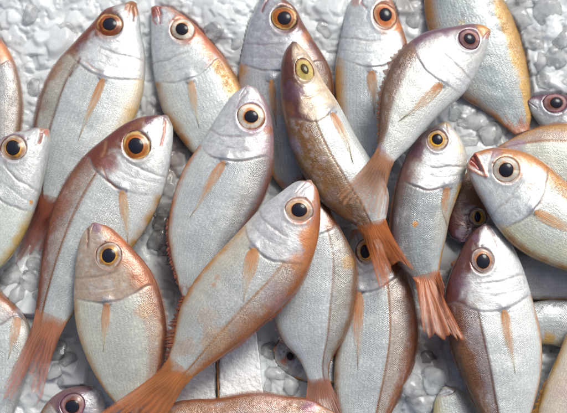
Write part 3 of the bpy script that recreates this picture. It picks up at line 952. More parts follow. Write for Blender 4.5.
fish("brown-backed bream at bottom centre with a long orange side fin, under the forked tail",
     [(357, 229), (368, 228), (381, 235), (395, 250), (407, 273), (415, 303), (418, 334), (413, 364), (402, 392), (388, 422), (380, 448)],
     [(351, 234), (349, 248), (347, 270), (344, 300), (338, 335), (334, 370), (336, 402), (346, 430), (358, 450)],
     (15, 14), 15, eye=(365.5, 252, 9.5, 'yellow', 13), hg=0.27, lat=0.33, latc=(150, 96, 54), latw=1.1, back=(156, 92, 54), bw=0.15, band=(190, 172, 162), flank=(204, 208, 212), belly=(214, 218, 220),
     edgeD=(130, 76, 50), edgeV=(170, 120, 80), head=(196, 196, 202), top=(140, 82, 54), topw=0.3, pec=((354, 292), (363, 292), (357.5, 370)), pecc=((216, 120, 84), (214, 130, 100)),
     mottle=0.6, sclamt=1.25, blots=[(361, 291, 4, (70, 58, 72), 0.7)])

fish("small pale bream with a yellow-edged belly at the bottom edge, left of the white-bellied fish",
     [(448, 387), (458, 389), (470, 398), (480, 414), (488, 440), (490, 466)],
     [(441, 390), (436, 398), (433, 412), (434, 432), (442, 452), (456, 468)],
     (15, 13), 29, hg=0.1, lat=0.2, back=(196, 190, 180), bw=0.06, band=(204, 200, 192), flank=(214, 216, 214), belly=(216, 214, 196), edgeV=(206, 176, 96), eV=0.07, edgeD=(196, 170, 140), snout=(206, 196, 180), top=(196, 180, 160),
     pec=None, dfin=None)

# second layer
fish("plump silver bream left of centre with a pinkish pale eye and a lavender back",
     [(250, 86.5), (258, 90), (266, 101), (271, 115), (274, 135), (274, 155), (271, 176), (263, 200), (248, 226), (230, 252), (213, 276), (196, 300)],
     [(243, 88), (231, 97), (216, 119), (201, 143), (186, 165), (177, 185), (170, 210), (168, 235), (171, 256), (176, 275), (182, 302)],
     (43, 36), 16, eye=(251, 117, 14, 'pale', 14, 0, 0.46), hg=0.31, lat=0.2, back=(150, 140, 142), bw=0.1, band=(174, 173, 176), flank=(206, 209, 213), belly=(216, 218, 218),
     edgeD=(150, 100, 90), edgeV=(206, 130, 84), eV=0.03, head=(206, 206, 212), top=(178, 146, 160), topw=0.10, snout=(176, 150, 160), pec=((221, 162), (228, 160), (189, 218)),
     pecc=((206, 134, 100), (216, 178, 156)), tail=None, afin=(0.66, 0.93, 4.5, (214, 120, 96), (220, 150, 130)), mottle=0.55, sclamt=0.95, strokes=[([(247, 92), (240, 100), (237, 108)], 1.1, (176, 150, 156), 0.7, -0.5)],
     blots=[(267, 130, 5, (190, 110, 60), 0.6), (262, 143, 8, (176, 140, 170), 0.5), (246, 150, 5, (90, 90, 104), 0.3)], dfin=(0.36, 0.7, 2.0))

fish("red-backed bream on the left with a large amber eye and a rust-coloured tail",
     [(162, 116), (150, 116.5), (136, 119), (121, 127), (105, 139), (86, 155), (71, 174), (59, 195), (50, 220), (43, 250), (39, 280), (36, 305), (32, 334)],
     [(169, 118), (173, 128), (172.5, 145), (170, 165), (165, 187), (157, 208), (144, 232), (122, 262), (98, 288), (76, 311), (64, 328), (56, 342)],
     (43, 34), 17, eye=(136.5, 145.5, 14, 'brown', 15, 0.2), hg=0.30, lat=0.25, latc=(146, 88, 44), latw=1.2, back=(150, 82, 50), bw=0.13, band=(184, 164, 156), sharp=0.045, flank=(212, 214, 215),
     belly=(220, 222, 222), edgeD=(136, 74, 52), edgeV=(196, 150, 90), head=(212, 212, 214), top=(122, 58, 40), topw=0.31, snout=(110, 60, 80), pec=((119, 190), (126, 191), (128, 246)), pecc=((206, 140, 84), (218, 176, 120)),
     tail=dict(t=[(30, 338), (14, 366), (2, 392), (4, 406), (14, 398), (20, 380), (27, 384), (33, 400), (39, 408), (44, 386), (52, 352)], z=26, jag=0.2, thin=0.42), tailc=((206, 146, 112), (216, 128, 108)),
     strokes=[([(165, 122), (164, 134), (161, 146)], 1.5, (196, 92, 56), 0.9, -0.8), ([(106, 142), (105, 150), (102, 156)], 1.6, (190, 150, 100), 0.4, -0.2),
              ([(103, 168), (108, 180), (120, 190)], 1.3, (150, 84, 50), 0.8, -0.4)],
     blots=[(157, 128, 8, (232, 232, 234), 0.85), (112, 165, 10, (160, 110, 110), 0.5), (150, 119, 6, (92, 48, 74), 0.7), (58, 205, 16, (170, 100, 60), 0.4)], mottle=0.5, sclamt=1.15, finc=((140, 80, 60), (150, 90, 84)))

fish("pale grey-backed bream half under the big orange-sided fish, its brown tail root showing",
     [(318, 188), (326, 200), (333, 214), (342, 231), (352, 251), (356.5, 272), (355.5, 292), (352, 315), (344, 338), (334, 354), (329, 370), (331, 388), (334, 398)],
     [(306, 190), (294, 210), (285, 240), (279, 270), (275, 300), (275, 322), (284, 342), (298, 358), (306, 375), (311, 392), (312, 400)],
     (40, 26), 18, hg=0.2, lat=0.27, latc=(140, 110, 96), latw=0.9, back=(158, 128, 104), bw=0.06, band=(172, 168, 168), flank=(206, 209, 214), belly=(212, 214, 220),
     edgeD=(150, 110, 80), edgeV=(196, 160, 120), pec=None, tail=dict(t=[(341, 408), (346, 430), (338, 424), (324, 420), (312, 428), (300, 436), (304, 412)], z=34), tailc=((170, 120, 104), (186, 110, 90)), afin=(0.6, 0.84, 3.5, (190, 160, 170), (206, 170, 160)),
     strokes=[([(332, 251), (337, 249)], 1.2, (236, 236, 236), 0.9, 0.2)], blots=[(350, 263, 7, (206, 156, 84), 0.6), (325, 384, 10, (176, 120, 130), 0.4), (331, 367, 6, (160, 96, 70), 0.5)], sclamt=1.1)

fish("bream behind the open-mouthed fish with a gold and lavender back, head cut off",
     [(640, 150), (615, 132), (590, 124), (567, 123.5), (550, 125), (535, 129), (518, 136), (502, 144), (492, 150)],
     [(642, 166), (625, 190), (600, 205), (570, 205), (545, 192), (524, 176), (508, 166), (496, 160)],
     (36, 30), 19, hg=0.3, lat=0.24, latc=(150, 96, 60), latw=1.4, back=(206, 150, 80), bw=0.08, band=(186, 158, 150), flank=(216, 216, 208), belly=(222, 222, 214), edgeD=(190, 124, 60),
     pec=((578, 178), (578, 184), (545, 190)), pecc=((206, 150, 90), (220, 190, 140)), blots=[(515, 147, 9, (176, 150, 176), 0.6)])

fish("grey bream with a yellow-rimmed eye and purple nape beneath the diagonal fish",
     [(441, 123.5), (432, 127), (423, 133), (414, 142), (406, 156), (399, 176), (394, 200), (391, 228), (394, 252), (402, 268), (415, 281), (425, 290)],
     [(450, 125), (459, 136), (465, 148), (467, 162), (464, 178), (457, 198), (450, 218), (446, 238), (441, 260), (437, 284)],
     (38, 40), 20, eye=(437.5, 140, 10.5, 'yellow', 11, 0.1, 0.5), hg=0.30, lat=0.30, back=(112, 92, 98), bw=0.10, band=(122, 122, 130), flank=(144, 151, 157), belly=(176, 181, 184), edgeD=(96, 72, 76), edgeV=(196, 150, 90),
     head=(196, 196, 202), top=(110, 66, 74), topw=0.20, snout=(214, 180, 140), pec=((444, 186), (450, 188), (447, 226), -2), pecc=((190, 110, 50), (196, 140, 84)),
     tail=dict(t=[(420, 284), (419, 302), (421, 320), (424, 335), (434, 342), (452, 340), (469, 347), (458, 330), (447, 316), (444, 303), (445, 288)], z=56, jag=0.22, thin=0.12, dz0=3), tailc=((206, 112, 42), (204, 110, 60)),
     blots=[(455, 136, 9, (226, 214, 196), 0.6), (460, 148, 5, (226, 190, 140), 0.5), (417, 150, 8, (92, 60, 96), 0.5), (415, 224, 2.6, (196, 130, 40), 0.9)], mottle=0.7, sclamt=0.8)

fish("silver-headed bream poking in at the left edge, mouth with white and red lips",
     [(46, 129), (37, 128.5), (26, 131), (12, 135), (0, 141), (-24, 156), (-50, 184), (-74, 222), (-90, 262)],
     [(49.5, 131), (50, 142), (48, 154), (43, 180), (36, 206), (25, 234), (10, 258), (-10, 276), (-40, 290), (-72, 292)],
     (44, 38), 21, eye=(13.5, 148, 12.8, 'bronze', 13.5, 0.2, 0.54), hg=0.27, lat=0.2, back=(150, 140, 150), bw=0.1, flank=(218, 221, 218), belly=(224, 228, 222), edgeV=(204, 170, 96), head=(210, 212, 214),
     top=(150, 124, 132), topw=0.10, snout=(190, 120, 90), pec=((-10, 196), (-4, 200), (-34, 238)), strokes=[([(41, 131), (41, 138), (39, 143)], 1.7, (160, 80, 60), 0.85, -0.9), ([(38.5, 131), (38, 137), (36.5, 143)], 1.4, (236, 232, 230), 0.9, 0.4)],
     blots=[(46, 132, 3, (206, 120, 90), 0.8), (31, 202, 2.4, (214, 150, 50), 0.9), (17, 240, 6, (214, 176, 100), 0.6)], mottle=0.35, sclamt=0.7, dfin=None)

fish("white-bellied bream at the lower right with a dark brown back and hazel eye",
     [(481, 226), (473, 232), (463, 246), (455, 262), (448, 280), (444.5, 300), (446, 326), (453, 352), (463, 378), (475, 404), (490, 432), (500, 452)],
     [(490, 225.5), (500, 231), (513, 247), (524, 272), (533, 302), (540, 330), (542, 356), (540, 380), (534, 404), (526, 430), (518, 452)],
     (40, 40), 22, eye=(482.5, 261, 11.5, 'hazel', 13, 0.1, 0.54), hg=0.30, lat=0.31, latc=(92, 52, 34), latw=1.7, back=(122, 66, 34), bw=0.17, band=(150, 132, 134), flank=(222, 224, 226), belly=(228, 230, 230), edgeD=(96, 52, 34),
     edgeV=(206, 150, 110), eV=0.02, head=(222, 222, 226), top=(104, 56, 46), topw=0.27, snout=(130, 96, 104), pec=((500, 310), (508, 310), (515, 374)), pecc=((216, 130, 74), (214, 190, 176)),
     strokes=[([(488, 227), (494, 236), (498, 246)], 1.4, (200, 160, 160), 0.8, -0.5)], blots=[(488, 237, 8, (236, 236, 238), 0.85), (476, 238, 4, (120, 84, 110), 0.8), (464, 285, 12, (120, 90, 110), 0.55)], mottle=0.6, sclamt=1.2)

fish("pinkish white bream with golden fins cut off by the bottom right corner",
     [(640, 330), (650, 360), (648, 400), (630, 440), (600, 470), (575, 486)],
     [(610, 300), (588, 312), (570, 328), (559, 352), (549, 375), (541, 396), (536, 420), (540, 450), (560, 484)],
     (34, 30), 23, hg=0.12, lat=0.15, flank=(218, 206, 198), belly=(220, 208, 196), edgeV=(206, 150, 64), eV=0.018, back=(206, 190, 184), band=(212, 200, 194), pec=None, afin=(0.5, 0.9, 6, (196, 140, 60), (206, 156, 80)),
     blots=[(557, 380, 10, (226, 200, 170), 0.4), (556, 356, 7, (224, 190, 120), 0.5), (566, 395, 12, (222, 190, 186), 0.5)], dfin=None, tailc=((214, 200, 190), (206, 150, 90)))

# upper layer
fish("copper-headed bream twisted to show its back, with a pale yellow eye and forked tail",
     [(291, 43.5), (285, 52), (281, 66), (280, 88), (282, 110), (286, 130), (291, 148), (298, 165), (308, 182), (320, 200), (334, 212), (350, 222), (362, 230), (371, 240)],
     [(297, 43), (304, 50), (313, 62), (325, 84), (337, 102), (347, 120), (357, 138), (367, 154), (377, 168), (385, 182), (389, 197), (387, 214), (384, 228), (384, 238)],
     (47, 52, 50), 24, eye=(304.5, 70, 9.6, 'gold', 13, 0.30, 0.42, (0.85, 1.0)), hg=0.30, th=0.5, lat=0.44, latc=(136, 96, 58), latw=1.6, back=(134, 86, 42), bw=0.33, band=(150, 122, 96), sharp=0.05, flank=(216, 216, 216), belly=(220, 222, 224),
     edgeD=(110, 62, 34), edgeV=(206, 206, 206), eV=0.01, head=(222, 196, 170), top=(100, 52, 34), topw=0.46, snout=(110, 64, 46),
     pec=((329, 112), (335, 113), (354, 164), 1.5), pecc=((200, 112, 50), (226, 176, 120)), tail=dict(t=[(367, 243), (372, 262), (377, 280), (382, 292), (388, 288), (392, 272), (398, 262), (406, 266), (416, 272), (406, 258), (398, 246), (390, 234)], z=43, jag=0.1, thin=0.14), tailc=((204, 116, 46), (212, 112, 44)),
     strokes=[([(298, 46), (306, 54), (318, 72), (328, 92)], 2.6, (232, 200, 160), 0.55, 0.2), ([(384, 186), (388, 198), (386, 214)], 1.6, (170, 100, 60), 0.7, 0)],
     blots=[(296, 92, 12, (110, 84, 110), 0.55), (296, 145, 11, (160, 150, 170), 0.6), (302, 162, 10, (150, 120, 50), 0.5), (310, 108, 6, (140, 128, 128), 0.4), (290, 110, 10, (150, 96, 40), 0.5), (320, 110, 7, (236, 222, 196), 0.5), (376, 237, 6, (206, 204, 210), 0.7),
            (286, 55, 8, (130, 70, 40), 0.5), (330, 195, 9, (150, 128, 120), 0.5), (345, 216, 8, (170, 110, 50), 0.5)], mottle=0.6, sclamt=1.0, dfin=None)

fish("bronze-faced bream with a yellow-rimmed eye at the lower left, upright on the ice",
     [(99, 224), (110, 227), (121, 236), (135, 251), (149, 268), (159, 290), (165, 315), (167, 340), (164, 362), (157, 384), (150, 402), (146, 414)],
     [(91, 225), (83, 234), (77.5, 250), (75, 275), (74, 300), (77, 330), (85, 354), (95, 375), (106, 392), (116, 404), (124, 416)],
     (62, 44), 25, eye=(108.5, 256, 12.5, 'bronze', 13, 0, 0.5), hg=0.32, lat=0.2, back=(178, 104, 62), bw=0.09, band=(200, 176, 160), flank=(216, 214, 206), belly=(222, 218, 206), edgeD=(130, 76, 56), edgeV=(206, 140, 62), eV=0.03,
     head=(198, 172, 152), top=(164, 92, 54), topw=0.26, snout=(150, 106, 110), pec=((104, 304), (110, 302), (104, 352), -1), pecc=((176, 96, 60), (214, 176, 110)),
     strokes=[([(88, 229), (88, 240), (87, 247)], 1.3, (130, 72, 56), 0.8, -0.7), ([(99, 234), (104, 240)], 1.6, (232, 226, 226), 0.7, 0)],
     blots=[(98, 228, 5, (150, 110, 140), 0.7), (102, 238, 4, (226, 216, 214), 0.5), (90, 250, 9, (196, 172, 150), 0.4), (140, 312, 10, (220, 180, 140), 0.6), (100, 288, 10, (206, 196, 190), 0.5), (124, 240, 6, (200, 110, 56), 0.6)], mottle=0.35, sclamt=0.95)

fish("open-mouthed bream at the right with a golden back and a round white-rimmed eye",
     [(475, 153), (486, 149.5), (497, 148), (514, 150), (530, 155), (546, 165), (562, 179), (580, 194), (610, 216), (650, 250), (672, 272)],
     [(465.5, 166.5), (469.5, 177), (476, 191), (484, 205), (495, 224), (511, 243), (531, 257), (550, 265), (567, 271), (596, 280), (630, 286), (660, 288)],
     (54, 48), 26, capf=0.1, polys=[([(474.5, 154), (478, 161), (482, 171.5), (476.5, 168.5), (469.5, 164.5), (470.5, 158)], (150, 52, 34), 0.95, -2.2)], eye=(506.3, 170, 13, 'pale', 13.5, 0, 0.52), hg=0.27, lat=0.2, back=(214, 148, 62), bw=0.19, band=(200, 160, 110), sharp=0.025, flank=(214, 217, 214), belly=(220, 216, 190), edgeD=(190, 120, 60), edgeV=(196, 140, 80), eV=0.03,
     head=(208, 212, 216), top=(196, 124, 62), topw=0.20, snout=(196, 150, 120), pec=((533, 207), (537, 215), (590, 240)), pecc=((206, 140, 74), (214, 170, 110)), mottle=0.35,
     strokes=[([(475, 153), (479.5, 160), (483, 168), (486, 176)], 1.7, (216, 112, 80), 0.9, 1.0), ([(465, 167), (472, 170.5), (479, 174), (486, 176.5)], 1.7, (214, 150, 120), 0.9, 1.0), ([(467, 170), (474, 184), (484, 200)], 2.2, (206, 150, 110), 0.5, 0), ([(493, 151), (490, 160), (488, 171)], 1.2, (170, 110, 90), 0.6, -0.3)],
     blots=[(490, 163, 6, (232, 232, 232), 0.7), (496, 152, 7, (140, 100, 120), 0.55), (530, 184, 9, (200, 130, 90), 0.4), (500, 232, 10, (220, 186, 110), 0.5)])

fish("big orange-sided bream lying diagonally across the others, tail to the lower left",
     [(312, 181.5), (318.5, 193), (320.5, 213), (318.5, 238), (311.5, 263), (299, 288), (281, 308), (262, 325), (240, 344), (216, 361), (198, 374), (183, 385), (174, 392)],
     [(306, 181), (295, 182.5), (280, 193), (262, 207), (245, 225), (225, 246), (206, 266), (191, 286), (181, 306), (176, 325), (172, 345), (167, 362), (159, 377)],
     (76, 66), 27, eye=(299, 210, 13.2, 'beige', 12.5, 0, 0.52), hg=0.30, th=0.38, lat=0.27, latc=(176, 120, 70), latw=1.0, back=(190, 124, 78), bw=0.12, band=(196, 182, 172), sharp=0.06, flank=(206, 206, 206), belly=(206, 200, 190), edgeD=(186, 110, 60), eD=0.05, edgeV=(200, 132, 64), eV=0.035,
     head=(206, 204, 210), top=(196, 112, 64), topw=0.16, snout=(180, 110, 90), pec=((249, 246), (259, 250), (243, 302)), pecc=((196, 128, 70), (212, 156, 100)),
     tail=dict(t=[(176, 396), (164, 420), (150, 436), (138, 428), (128, 416), (112, 420), (92, 420), (112, 405), (140, 388), (158, 374)], z=60, jag=0.12, thin=0.1), tailc=((206, 134, 74), (212, 126, 70)), afin=(0.68, 0.95, 9, (170, 96, 56), (150, 84, 52)),
     strokes=[([(311, 184), (304, 188), (300, 192)], 1.2, (190, 100, 70), 0.8, -0.6)],
     blots=[(304, 189, 8, (226, 226, 230), 0.7), (312, 240, 14, (206, 130, 70), 0.75), (300, 262, 16, (210, 136, 72), 0.7), (214, 285, 5, (214, 126, 66), 0.5), (217, 278, 4, (214, 136, 80), 0.4), (206, 315, 14, (216, 176, 140), 0.35), (275, 296, 14, (176, 162, 180), 0.32), (215, 340, 14, (208, 160, 110), 0.5), (186, 350, 14, (206, 150, 100), 0.35), (250, 322, 14, (190, 130, 90), 0.4), (164, 384, 5, (190, 180, 196), 0.6)],
     mottle=0.6, sclamt=1.15, finc=((186, 104, 60), (190, 110, 70)))

fish("diagonal bream with an orange snout, its brown tail fanned over the copper-headed fish",
     [(488.5, 29), (481, 25.5), (470, 24.5), (455, 27), (440, 29.5), (425, 33), (410, 42), (398, 55), (388, 74), (382, 95), (380, 115), (379, 135), (376, 152), (371, 164)],
     [(489, 36), (486.5, 50), (478, 70), (466, 91), (451, 105), (436, 118), (424, 131), (411, 146), (399, 157), (391, 166), (387, 174)],
     (64, 76), 28, eye=(469, 39.5, 11, 'purple', 11, 0, 0.52), hg=0.30, lat=0.23, latc=None, back=(124, 88, 72), bw=0.19, band=(160, 140, 140), sharp=0.035, flank=(216, 215, 212), belly=(222, 222, 222), edgeD=(120, 76, 56), edgeV=(206, 200, 196), eV=0.01,
     head=(218, 218, 222), top=(122, 86, 104), topw=0.24, snout=(214, 140, 90), pec=((440, 80), (444, 87), (398, 121), 2), pecc=((200, 116, 70), (222, 186, 150)),
     tail=dict(t=[(370, 166), (352, 180), (336, 198), (344, 206), (356, 206), (366, 214), (381, 218), (384, 198), (388, 174)], z=70, jag=0.1, thin=0.42), tailc=((198, 142, 104), (212, 156, 116)),
     blots=[(482, 30, 7, (214, 150, 50), 0.75), (487, 36, 4, (210, 130, 110), 0.7), (448, 34, 9, (120, 90, 120), 0.5), (410, 52, 12, (150, 108, 74), 0.5), (384, 150, 7, (170, 150, 180), 0.5)], mottle=0.4, sclamt=1.05, dfin=(0.42, 0.9, 6.5), finc=((130, 90, 70), (170, 120, 90)))

# ------------------------------------------------------------------ ice
def spheroid(sub):
    import bmesh
    bm = bmesh.new()
    bmesh.ops.create_icosphere(bm, subdivisions=sub, radius=1.0)
    bm.verts.ensure_lookup_table()
    V = np.array([v.co[:] for v in bm.verts])
    F = np.array([[v.index for v in f.verts] for f in bm.faces])
    bm.free()
    return V / np.linalg.norm(V, axis=1, keepdims=True), F


def lump_shape(Vs, rs, sharp=9.0):
    """a worn lump: a random many-sided solid with rounded arrises"""
    k = rs.integers(6, 10)
    nrm = rs.normal(size=(k, 3))
    nrm /= np.linalg.norm(nrm, axis=1, keepdims=True)
    d = 0.72 + 0.28 * rs.random(k)
    q = np.maximum(Vs @ nrm.T, 1e-3) / d
    inv = (np.sum(q ** sharp, axis=1)) ** (1 / sharp)
    r = np.clip(1 / inv, 0, 1.25)
    r = r * (1 + 0.05 * (noise(Vs[:, 0] * 2.3, Vs[:, 1] * 2.3 + Vs[:, 2] * 1.7, int(rs.integers(16))) - 0.5))
    return Vs * r[:, None]


def rot_matrix(rs):
    q = rs.normal(size=4)
    q /= np.linalg.norm(q)
    w, x, y, z = q
    return np.array([[1 - 2 * (y * y + z * z), 2 * (x * y - z * w), 2 * (x * z + y * w)],
                     [2 * (x * y + z * w), 1 - 2 * (x * x + z * z), 2 * (y * z - x * w)],
                     [2 * (x * z - y * w), 2 * (y * z + x * w), 1 - 2 * (x * x + y * y)]])


def ceiling(p):
    """lowest fish mid-height above a photo point, and whether a fish is there"""
    top = np.full(len(p), 1e3)
    for poly, zc, cen in FOOT:
        k = inpoly(p, poly)
        if k.any():
            for i in np.where(k)[0]:
                j = np.argmin(((cen - p[i]) ** 2).sum(1))
                top[i] = min(top[i], zc[j])
    return top


STAINS_AND_GAP_SHADE = [(168, 128, 30, 0.9), (160, 165, 26, 0.9), (172, 215, 26, 0.6), (118, 345, 26, 0.85), (150, 405, 20, 0.7), (400, 230, 30, 0.7), (440, 280, 30, 0.6), (118, 375, 16, 0.5), (406, 6, 13, 0.6), (430, 350, 22, 0.45), (170, 240, 26, 0.35), (60, 355, 26, 0.3), (30, 240, 20, 0.3), (180, 280, 24, 0.75), (430, 352, 20, 0.5), (345, 226, 18, 0.6), (275, 345, 14, 0.4), (550, 320, 20, 0.6), (460, 120, 12, 0.2)]  # meltwater stains, and gaps whose shade is painted into the ice colour


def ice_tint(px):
    """ice colour: dirty meltwater stain, plus painted-in shade of the gaps between fish"""
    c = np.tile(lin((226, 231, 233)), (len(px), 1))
    for x, y, r_, k in STAINS_AND_GAP_SHADE:
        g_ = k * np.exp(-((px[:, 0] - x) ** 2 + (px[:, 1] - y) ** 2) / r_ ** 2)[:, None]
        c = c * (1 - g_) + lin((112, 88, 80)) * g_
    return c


# where the crushed ice is heaped higher (photo points, reach, height in mm)
HEAPS = [(30, 10, 45, 16), (200, -10, 60, 14), (225, 25, 26, 12), (330, 10, 22, 10), (420, 0, 30, 10), (545, 25, 40, 20), (550, 75, 26, 10), (470, 118, 26, 10), (20, 290, 24, 14), (175, 255, 22, 10),
         (58, 372, 22, 8), (285, 375, 24, 10), (422, 378, 26, 12), (160, 100, 20, 4), (40, 90, 30, 6), (440, 400, 24, 10)]


def heap(px):
    z = np.zeros(len(px))
    for x, y, r, hh in HEAPS:
        z += hh * np.exp(-((px[:, 0] - x) ** 2 + (px[:, 1] - y) ** 2) / r ** 2)
    return z


def bed_height(px):
    z = 1.5 + heap(px) * 0.85
    x, y = px[:, 0], px[:, 1]
    return z + 5 * (fbm(x / 45, y / 45, 2, 3) - 0.5)


rs = np.random.default_rng(21)
nx, ny = 720, 570
X0, X1, Y0, Y1 = -400.0, 400.0, -300.0, 330.0
ax_, ay_ = np.linspace(X0, X1, nx), np.linspace(Y0, Y1, ny)
gx, gy = np.meshgrid(ax_, ay_, indexing='ij')
gp = proj(np.stack([gx, gy, gx * 0 + 4], -1).reshape(-1, 3))
base = bed_height(gp).reshape(nx, ny)
hz = base - 5.0
shade = np.full((nx, ny), 0.6)
sx, sy = (X1 - X0) / (nx - 1), (Y1 - Y0) / (ny - 1)
NCH = 12000
cx, cy = rs.uniform(X0, X1, NCH), rs.uniform(Y0, Y1, NCH)
cr_ = np.sort(np.clip(rs.lognormal(1.55, 0.55, NCH), 1.6, 17))[::-1]
for k in range(NCH):
    R_ = cr_[k]
    i0, i1 = int((cx[k] - 1.5 * R_ - X0) / sx), int((cx[k] + 1.5 * R_ - X0) / sx) + 2
    j0, j1 = int((cy[k] - 1.5 * R_ - Y0) / sy), int((cy[k] + 1.5 * R_ - Y0) / sy) + 2
    i0, j0 = max(i0, 0), max(j0, 0)
    dx, dy = gx[i0:i1, j0:j1] - cx[k], gy[i0:i1, j0:j1] - cy[k]
    if dx.size == 0:
        continue
    m_ = rs.integers(4, 8)
    an = np.sort(rs.uniform(0, 2 * math.pi, m_)) + rs.normal(0, 0.1, m_)
    dd_ = rs.uniform(0.65, 1.0, m_) * R_
    g_ = (np.maximum(0, (dx[..., None] * np.cos(an) + dy[..., None] * np.sin(an)) / dd_) ** 10).sum(-1) ** 0.1
    g_ = np.maximum(g_, np.hypot(dx, dy) / (1.35 * R_))
    tx, ty = rs.normal(0, 0.13, 2)
    z0 = base[min(i0 + dx.shape[0] // 2, nx - 1), min(j0 + dx.shape[1] // 2, ny - 1)] + rs.uniform(-1.6, 1.2) + 0.10 * R_
    drop = R_ * 0.10 * g_ ** 2 + (1.2 + 0.16 * R_) * ss(0.72, 1.12, g_)
    hh = z0 + tx * dx + ty * dy - drop
    old = hz[i0:i1, j0:j1]
    sel = hh > old
    hz[i0:i1, j0:j1] = np.where(sel, hh, old)
    shade[i0:i1, j0:j1] = np.where(sel, rs.uniform(0.45, 1.0), shade[i0:i1, j0:j1])
hz += 0.6 * (fbm(gx / 4, gy / 4, 6, 3) - 0.5)
for _ in range(1):
    q_ = np.pad(hz, 1, mode='edge')
    hz = (q_[:-2, 1:-1] + q_[2:, 1:-1] + q_[1:-1, :-2] + q_[1:-1, 2:] + 8 * hz) / 12
    q_ = np.pad(shade, 1, mode='edge')
    shade = (q_[:-2, 1:-1] + q_[2:, 1:-1] + q_[1:-1, :-2] + q_[1:-1, 2:] + 2 * shade) / 6
hz = np.minimum(hz, ceiling(gp).reshape(nx, ny) - 7)
edge_ = np.minimum(np.minimum(gx - X0, X1 - gx), np.minimum(gy - Y0, Y1 - gy))
hz -= 30 * ss(30, 0, edge_)
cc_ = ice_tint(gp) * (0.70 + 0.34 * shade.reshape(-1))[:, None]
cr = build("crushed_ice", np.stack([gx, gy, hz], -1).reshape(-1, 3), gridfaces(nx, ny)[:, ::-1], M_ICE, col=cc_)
tag(cr, "crushed wet ice heaped between and under the fish", "ice", kind="stuff")
bx_, by_ = np.meshgrid(np.linspace(-900, 900, 60), np.linspace(-700, 800, 50), indexing='ij')
bz_ = -17 + 5 * (fbm(bx_ / 60, by_ / 60, 2, 3) - 0.5)
bed = build("ice_bed", np.stack([bx_, by_, bz_], -1).reshape(-1, 3), gridfaces(60, 50)[:, ::-1], M_BED, col=np.tile(lin((214, 218, 220)), (3000, 1)))
tag(bed, kind="structure")

# the larger single lumps one can tell apart
Vl, Fl = spheroid(4)
LUMPS = [
    ("large clear ice lump in the pile right of the yellow-banded fish", [(547, 13, 15, 34), (520, 22, 14, 30), (536, 42, 13, 28), (560, 38, 13, 26), (556, 58, 12, 22), (538, 64, 11, 20), (512, 6, 12, 30), (545, 82, 10, 16), (565, 84, 9, 16), (527, 3, 10, 33)]),
    ("wet ice lump between the diagonal fish and the orange-rimmed eye", [(456, 116, 9, 20), (472, 124, 13, 22), (488, 134, 11, 22), (470, 140, 9, 18), (498, 142, 8, 18), (447, 113, 6, 18)]),
    ("melting ice lump heaped along the left edge below the silver head", [(12, 276, 12, 24), (28, 284, 12, 24), (18, 296, 10, 22), (34, 268, 9, 18), (4, 290, 10, 22), (36, 300, 8, 18)]),
    ("glassy ice lump in the gap left of the plump silver fish", [(163, 222, 9, 20), (158, 238, 10, 20), (168, 248, 8, 18), (160, 214, 7, 18), (172, 262, 7, 18)]),
    ("ice lump between the rust tail and the bronze-faced fish", [(58, 352, 9, 18), (68, 364, 10, 18), (54, 372, 8, 16), (64, 380, 7, 16), (76, 372, 6, 14)]),
    ("ice lump in the gap right of the white foam block", [(272, 352, 9, 22), (280, 372, 10, 22), (270, 384, 8, 20), (292, 384, 9, 20)]),
    ("ice lump between the long-finned fish and the white-bellied fish", [(412, 388, 14, 26), (434, 380, 13, 26), (420, 402, 13, 28), (410, 366, 8, 18), (428, 360, 8, 14), (396, 406, 9, 20)]),
    ("soft ice lump in the slush along the top edge", [(66, 30, 9, 26), (30, 14, 10, 26), (214, 30, 8, 24), (236, 44, 7, 20), (326, 30, 8, 20), (414, 20, 8, 18), (34, 88, 8, 16)]),
]
for label, spots in LUMPS:
    for (x, y, r, z) in spots:
        V = lump_shape(Vl, rs, rs.uniform(24, 60)) * (r * np.array([rs.uniform(0.85, 1.2), rs.uniform(0.85, 1.2), rs.uniform(0.4, 0.65)]))
        ang = rs.uniform(0, 6.28)
        tl = rs.uniform(-0.4, 0.4)
        Rz = np.array([[math.cos(ang), -math.sin(ang), 0], [math.sin(ang), math.cos(ang), 0], [0, 0, 1]])
        Rx = np.array([[1, 0, 0], [0, math.cos(tl), -math.sin(tl)], [0, math.sin(tl), math.cos(tl)]])
        c = P([(x, y)], 0)[0]
        c = P([(x, y)], bed_height(np.array([[x, y]], float))[0] + r * rs.uniform(-0.25, 0.1))[0]
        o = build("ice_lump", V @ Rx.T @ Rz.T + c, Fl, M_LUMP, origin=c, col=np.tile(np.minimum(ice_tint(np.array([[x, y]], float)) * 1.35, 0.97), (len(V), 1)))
        tag(o, label, "ice lump", label.replace("lump", "lumps"))


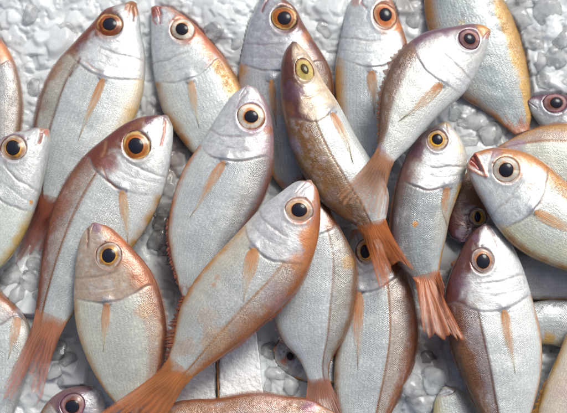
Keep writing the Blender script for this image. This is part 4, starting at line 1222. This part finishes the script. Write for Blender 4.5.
# ------------------------------------------------------------------ white foam blocks and the wood sliver
def foam(label, poly, z0, z1, seed):
    poly = np.asarray(poly, float)
    n = 26
    ring = []
    for i in range(len(poly)):
        a, b = poly[i], poly[(i + 1) % len(poly)]
        t = np.linspace(0, 1, n, endpoint=False)[:, None]
        ring.append(a * (1 - t) + b * t)
    ring = np.vstack(ring)
    ring = ring + 1.6 * (np.stack([fbm(ring[:, 0] / 5, ring[:, 1] / 5, seed + k, 3) for k in (1, 2)], -1) - 0.5)
    cen = ring.mean(0)
    m = len(ring)
    rows = []
    for (sc_, z) in ((1.0, z0), (1.003, z0 * 0.5 + z1 * 0.5), (1.0, z1 - 1.4), (0.97, z1 - 0.5), (0.93, z1)):
        rows.append(P(cen + (ring - cen) * sc_, z))
    for sc_ in (0.88, 0.8, 0.72, 0.64, 0.55, 0.46, 0.38, 0.3, 0.2, 0.1):
        w = P(cen + (ring - cen) * sc_, z1)
        w[:, 2] += 2.6 * (fbm(w[:, 0] / 9, w[:, 1] / 9, seed, 3) - 0.5)
        rows.append(w)
    G = np.vstack(rows)
    V = np.vstack([G, [rows[-1].mean(0)]])
    f = gridfaces(len(rows), m, wrap=True)
    e = (len(rows) - 1) * m
    cap = np.stack([np.full(m, len(V) - 1), e + np.arange(m), e + (np.arange(m) + 1) % m], -1)
    o = build("foam_block", V, [f, cap], M_FOAM, origin=V[:m].mean(0))
    tag(o, label, "foam block")
    return o


foam("bright white foam block with a straight right edge under the big orange-sided fish", [(219.5, 352), (256, 330), (260, 362), (263.5, 400), (219, 408)], -6, 24, 3)
foam("smaller white foam block left of the thin wooden sliver", [(170, 405), (172, 388), (190, 368), (208, 352), (215.5, 352), (216, 406)], -6, 20, 6)

pp = curve([(217.4, 350), (217.6, 372), (218.4, 398)], 16)
A = np.linspace(0, 2 * math.pi, 10, endpoint=False)
G = []
for i, q in enumerate(pp):
    r = 1.0 + 0.25 * math.sin(i * 1.3)
    G.append(P(q[None] + np.stack([np.cos(A) * r, 0 * A], -1), 25 + np.sin(A) * r))
G = np.vstack(G)
V = np.vstack([G, [G[:10].mean(0), G[-10:].mean(0)]])
k = len(G)
f = gridfaces(16, 10, wrap=True)
st = build("wood_sliver", V, [f, np.stack([np.full(10, k), (np.arange(10) + 1) % 10, np.arange(10)], -1), np.stack([np.full(10, k + 1), k - 10 + np.arange(10), k - 10 + (np.arange(10) + 1) % 10], -1)], M_STICK, origin=V[0])
tag(st, "thin brown wooden sliver standing between the two white foam blocks", "sliver")

# ------------------------------------------------------------------ light
SUN_EL, SUN_AZ = math.radians(52), math.radians(35)     # azimuth from +Y towards +X
w = bpy.data.worlds.new("World")
sc.world = w
w.use_nodes = True
nt = w.node_tree
sky = nt.nodes.new("ShaderNodeTexSky")
sky.sky_type = 'NISHITA'
sky.sun_disc = False
sky.sun_elevation = SUN_EL
sky.sun_rotation = SUN_AZ
sky.air_density = 0.7
sky.dust_density = 5.0
sky.ozone_density = 0.3
nt.links.new(sky.outputs[0], nt.nodes["Background"].inputs[0])
nt.nodes["Background"].inputs[1].default_value = 0.105
sd = bpy.data.lights.new("sun", 'SUN')
sd.energy = 2.1
sd.angle = math.radians(20)
sd.color = (0.97, 1.0, 0.95)
so = bpy.data.objects.new("sun", sd)
COL.objects.link(so)
dv = Vector((math.sin(SUN_AZ) * math.cos(SUN_EL), math.cos(SUN_AZ) * math.cos(SUN_EL), math.sin(SUN_EL)))
so.rotation_euler = (-dv).to_track_quat('-Z', 'Y').to_euler()
so.location = dv * 3

sc.view_settings.view_transform = 'Standard'
sc.view_settings.look = 'None'
sc.view_settings.gamma = 1.0
sc.view_settings.exposure = 0.0
sc.render.engine = 'CYCLES'
sc.cycles.use_denoising = True
sc.cycles.max_bounces = 14
sc.cycles.transmission_bounces = 12
sc.cycles.transparent_max_bounces = 10
sc.cycles.caustics_refractive = True
sc.cycles.caustics_reflective = False
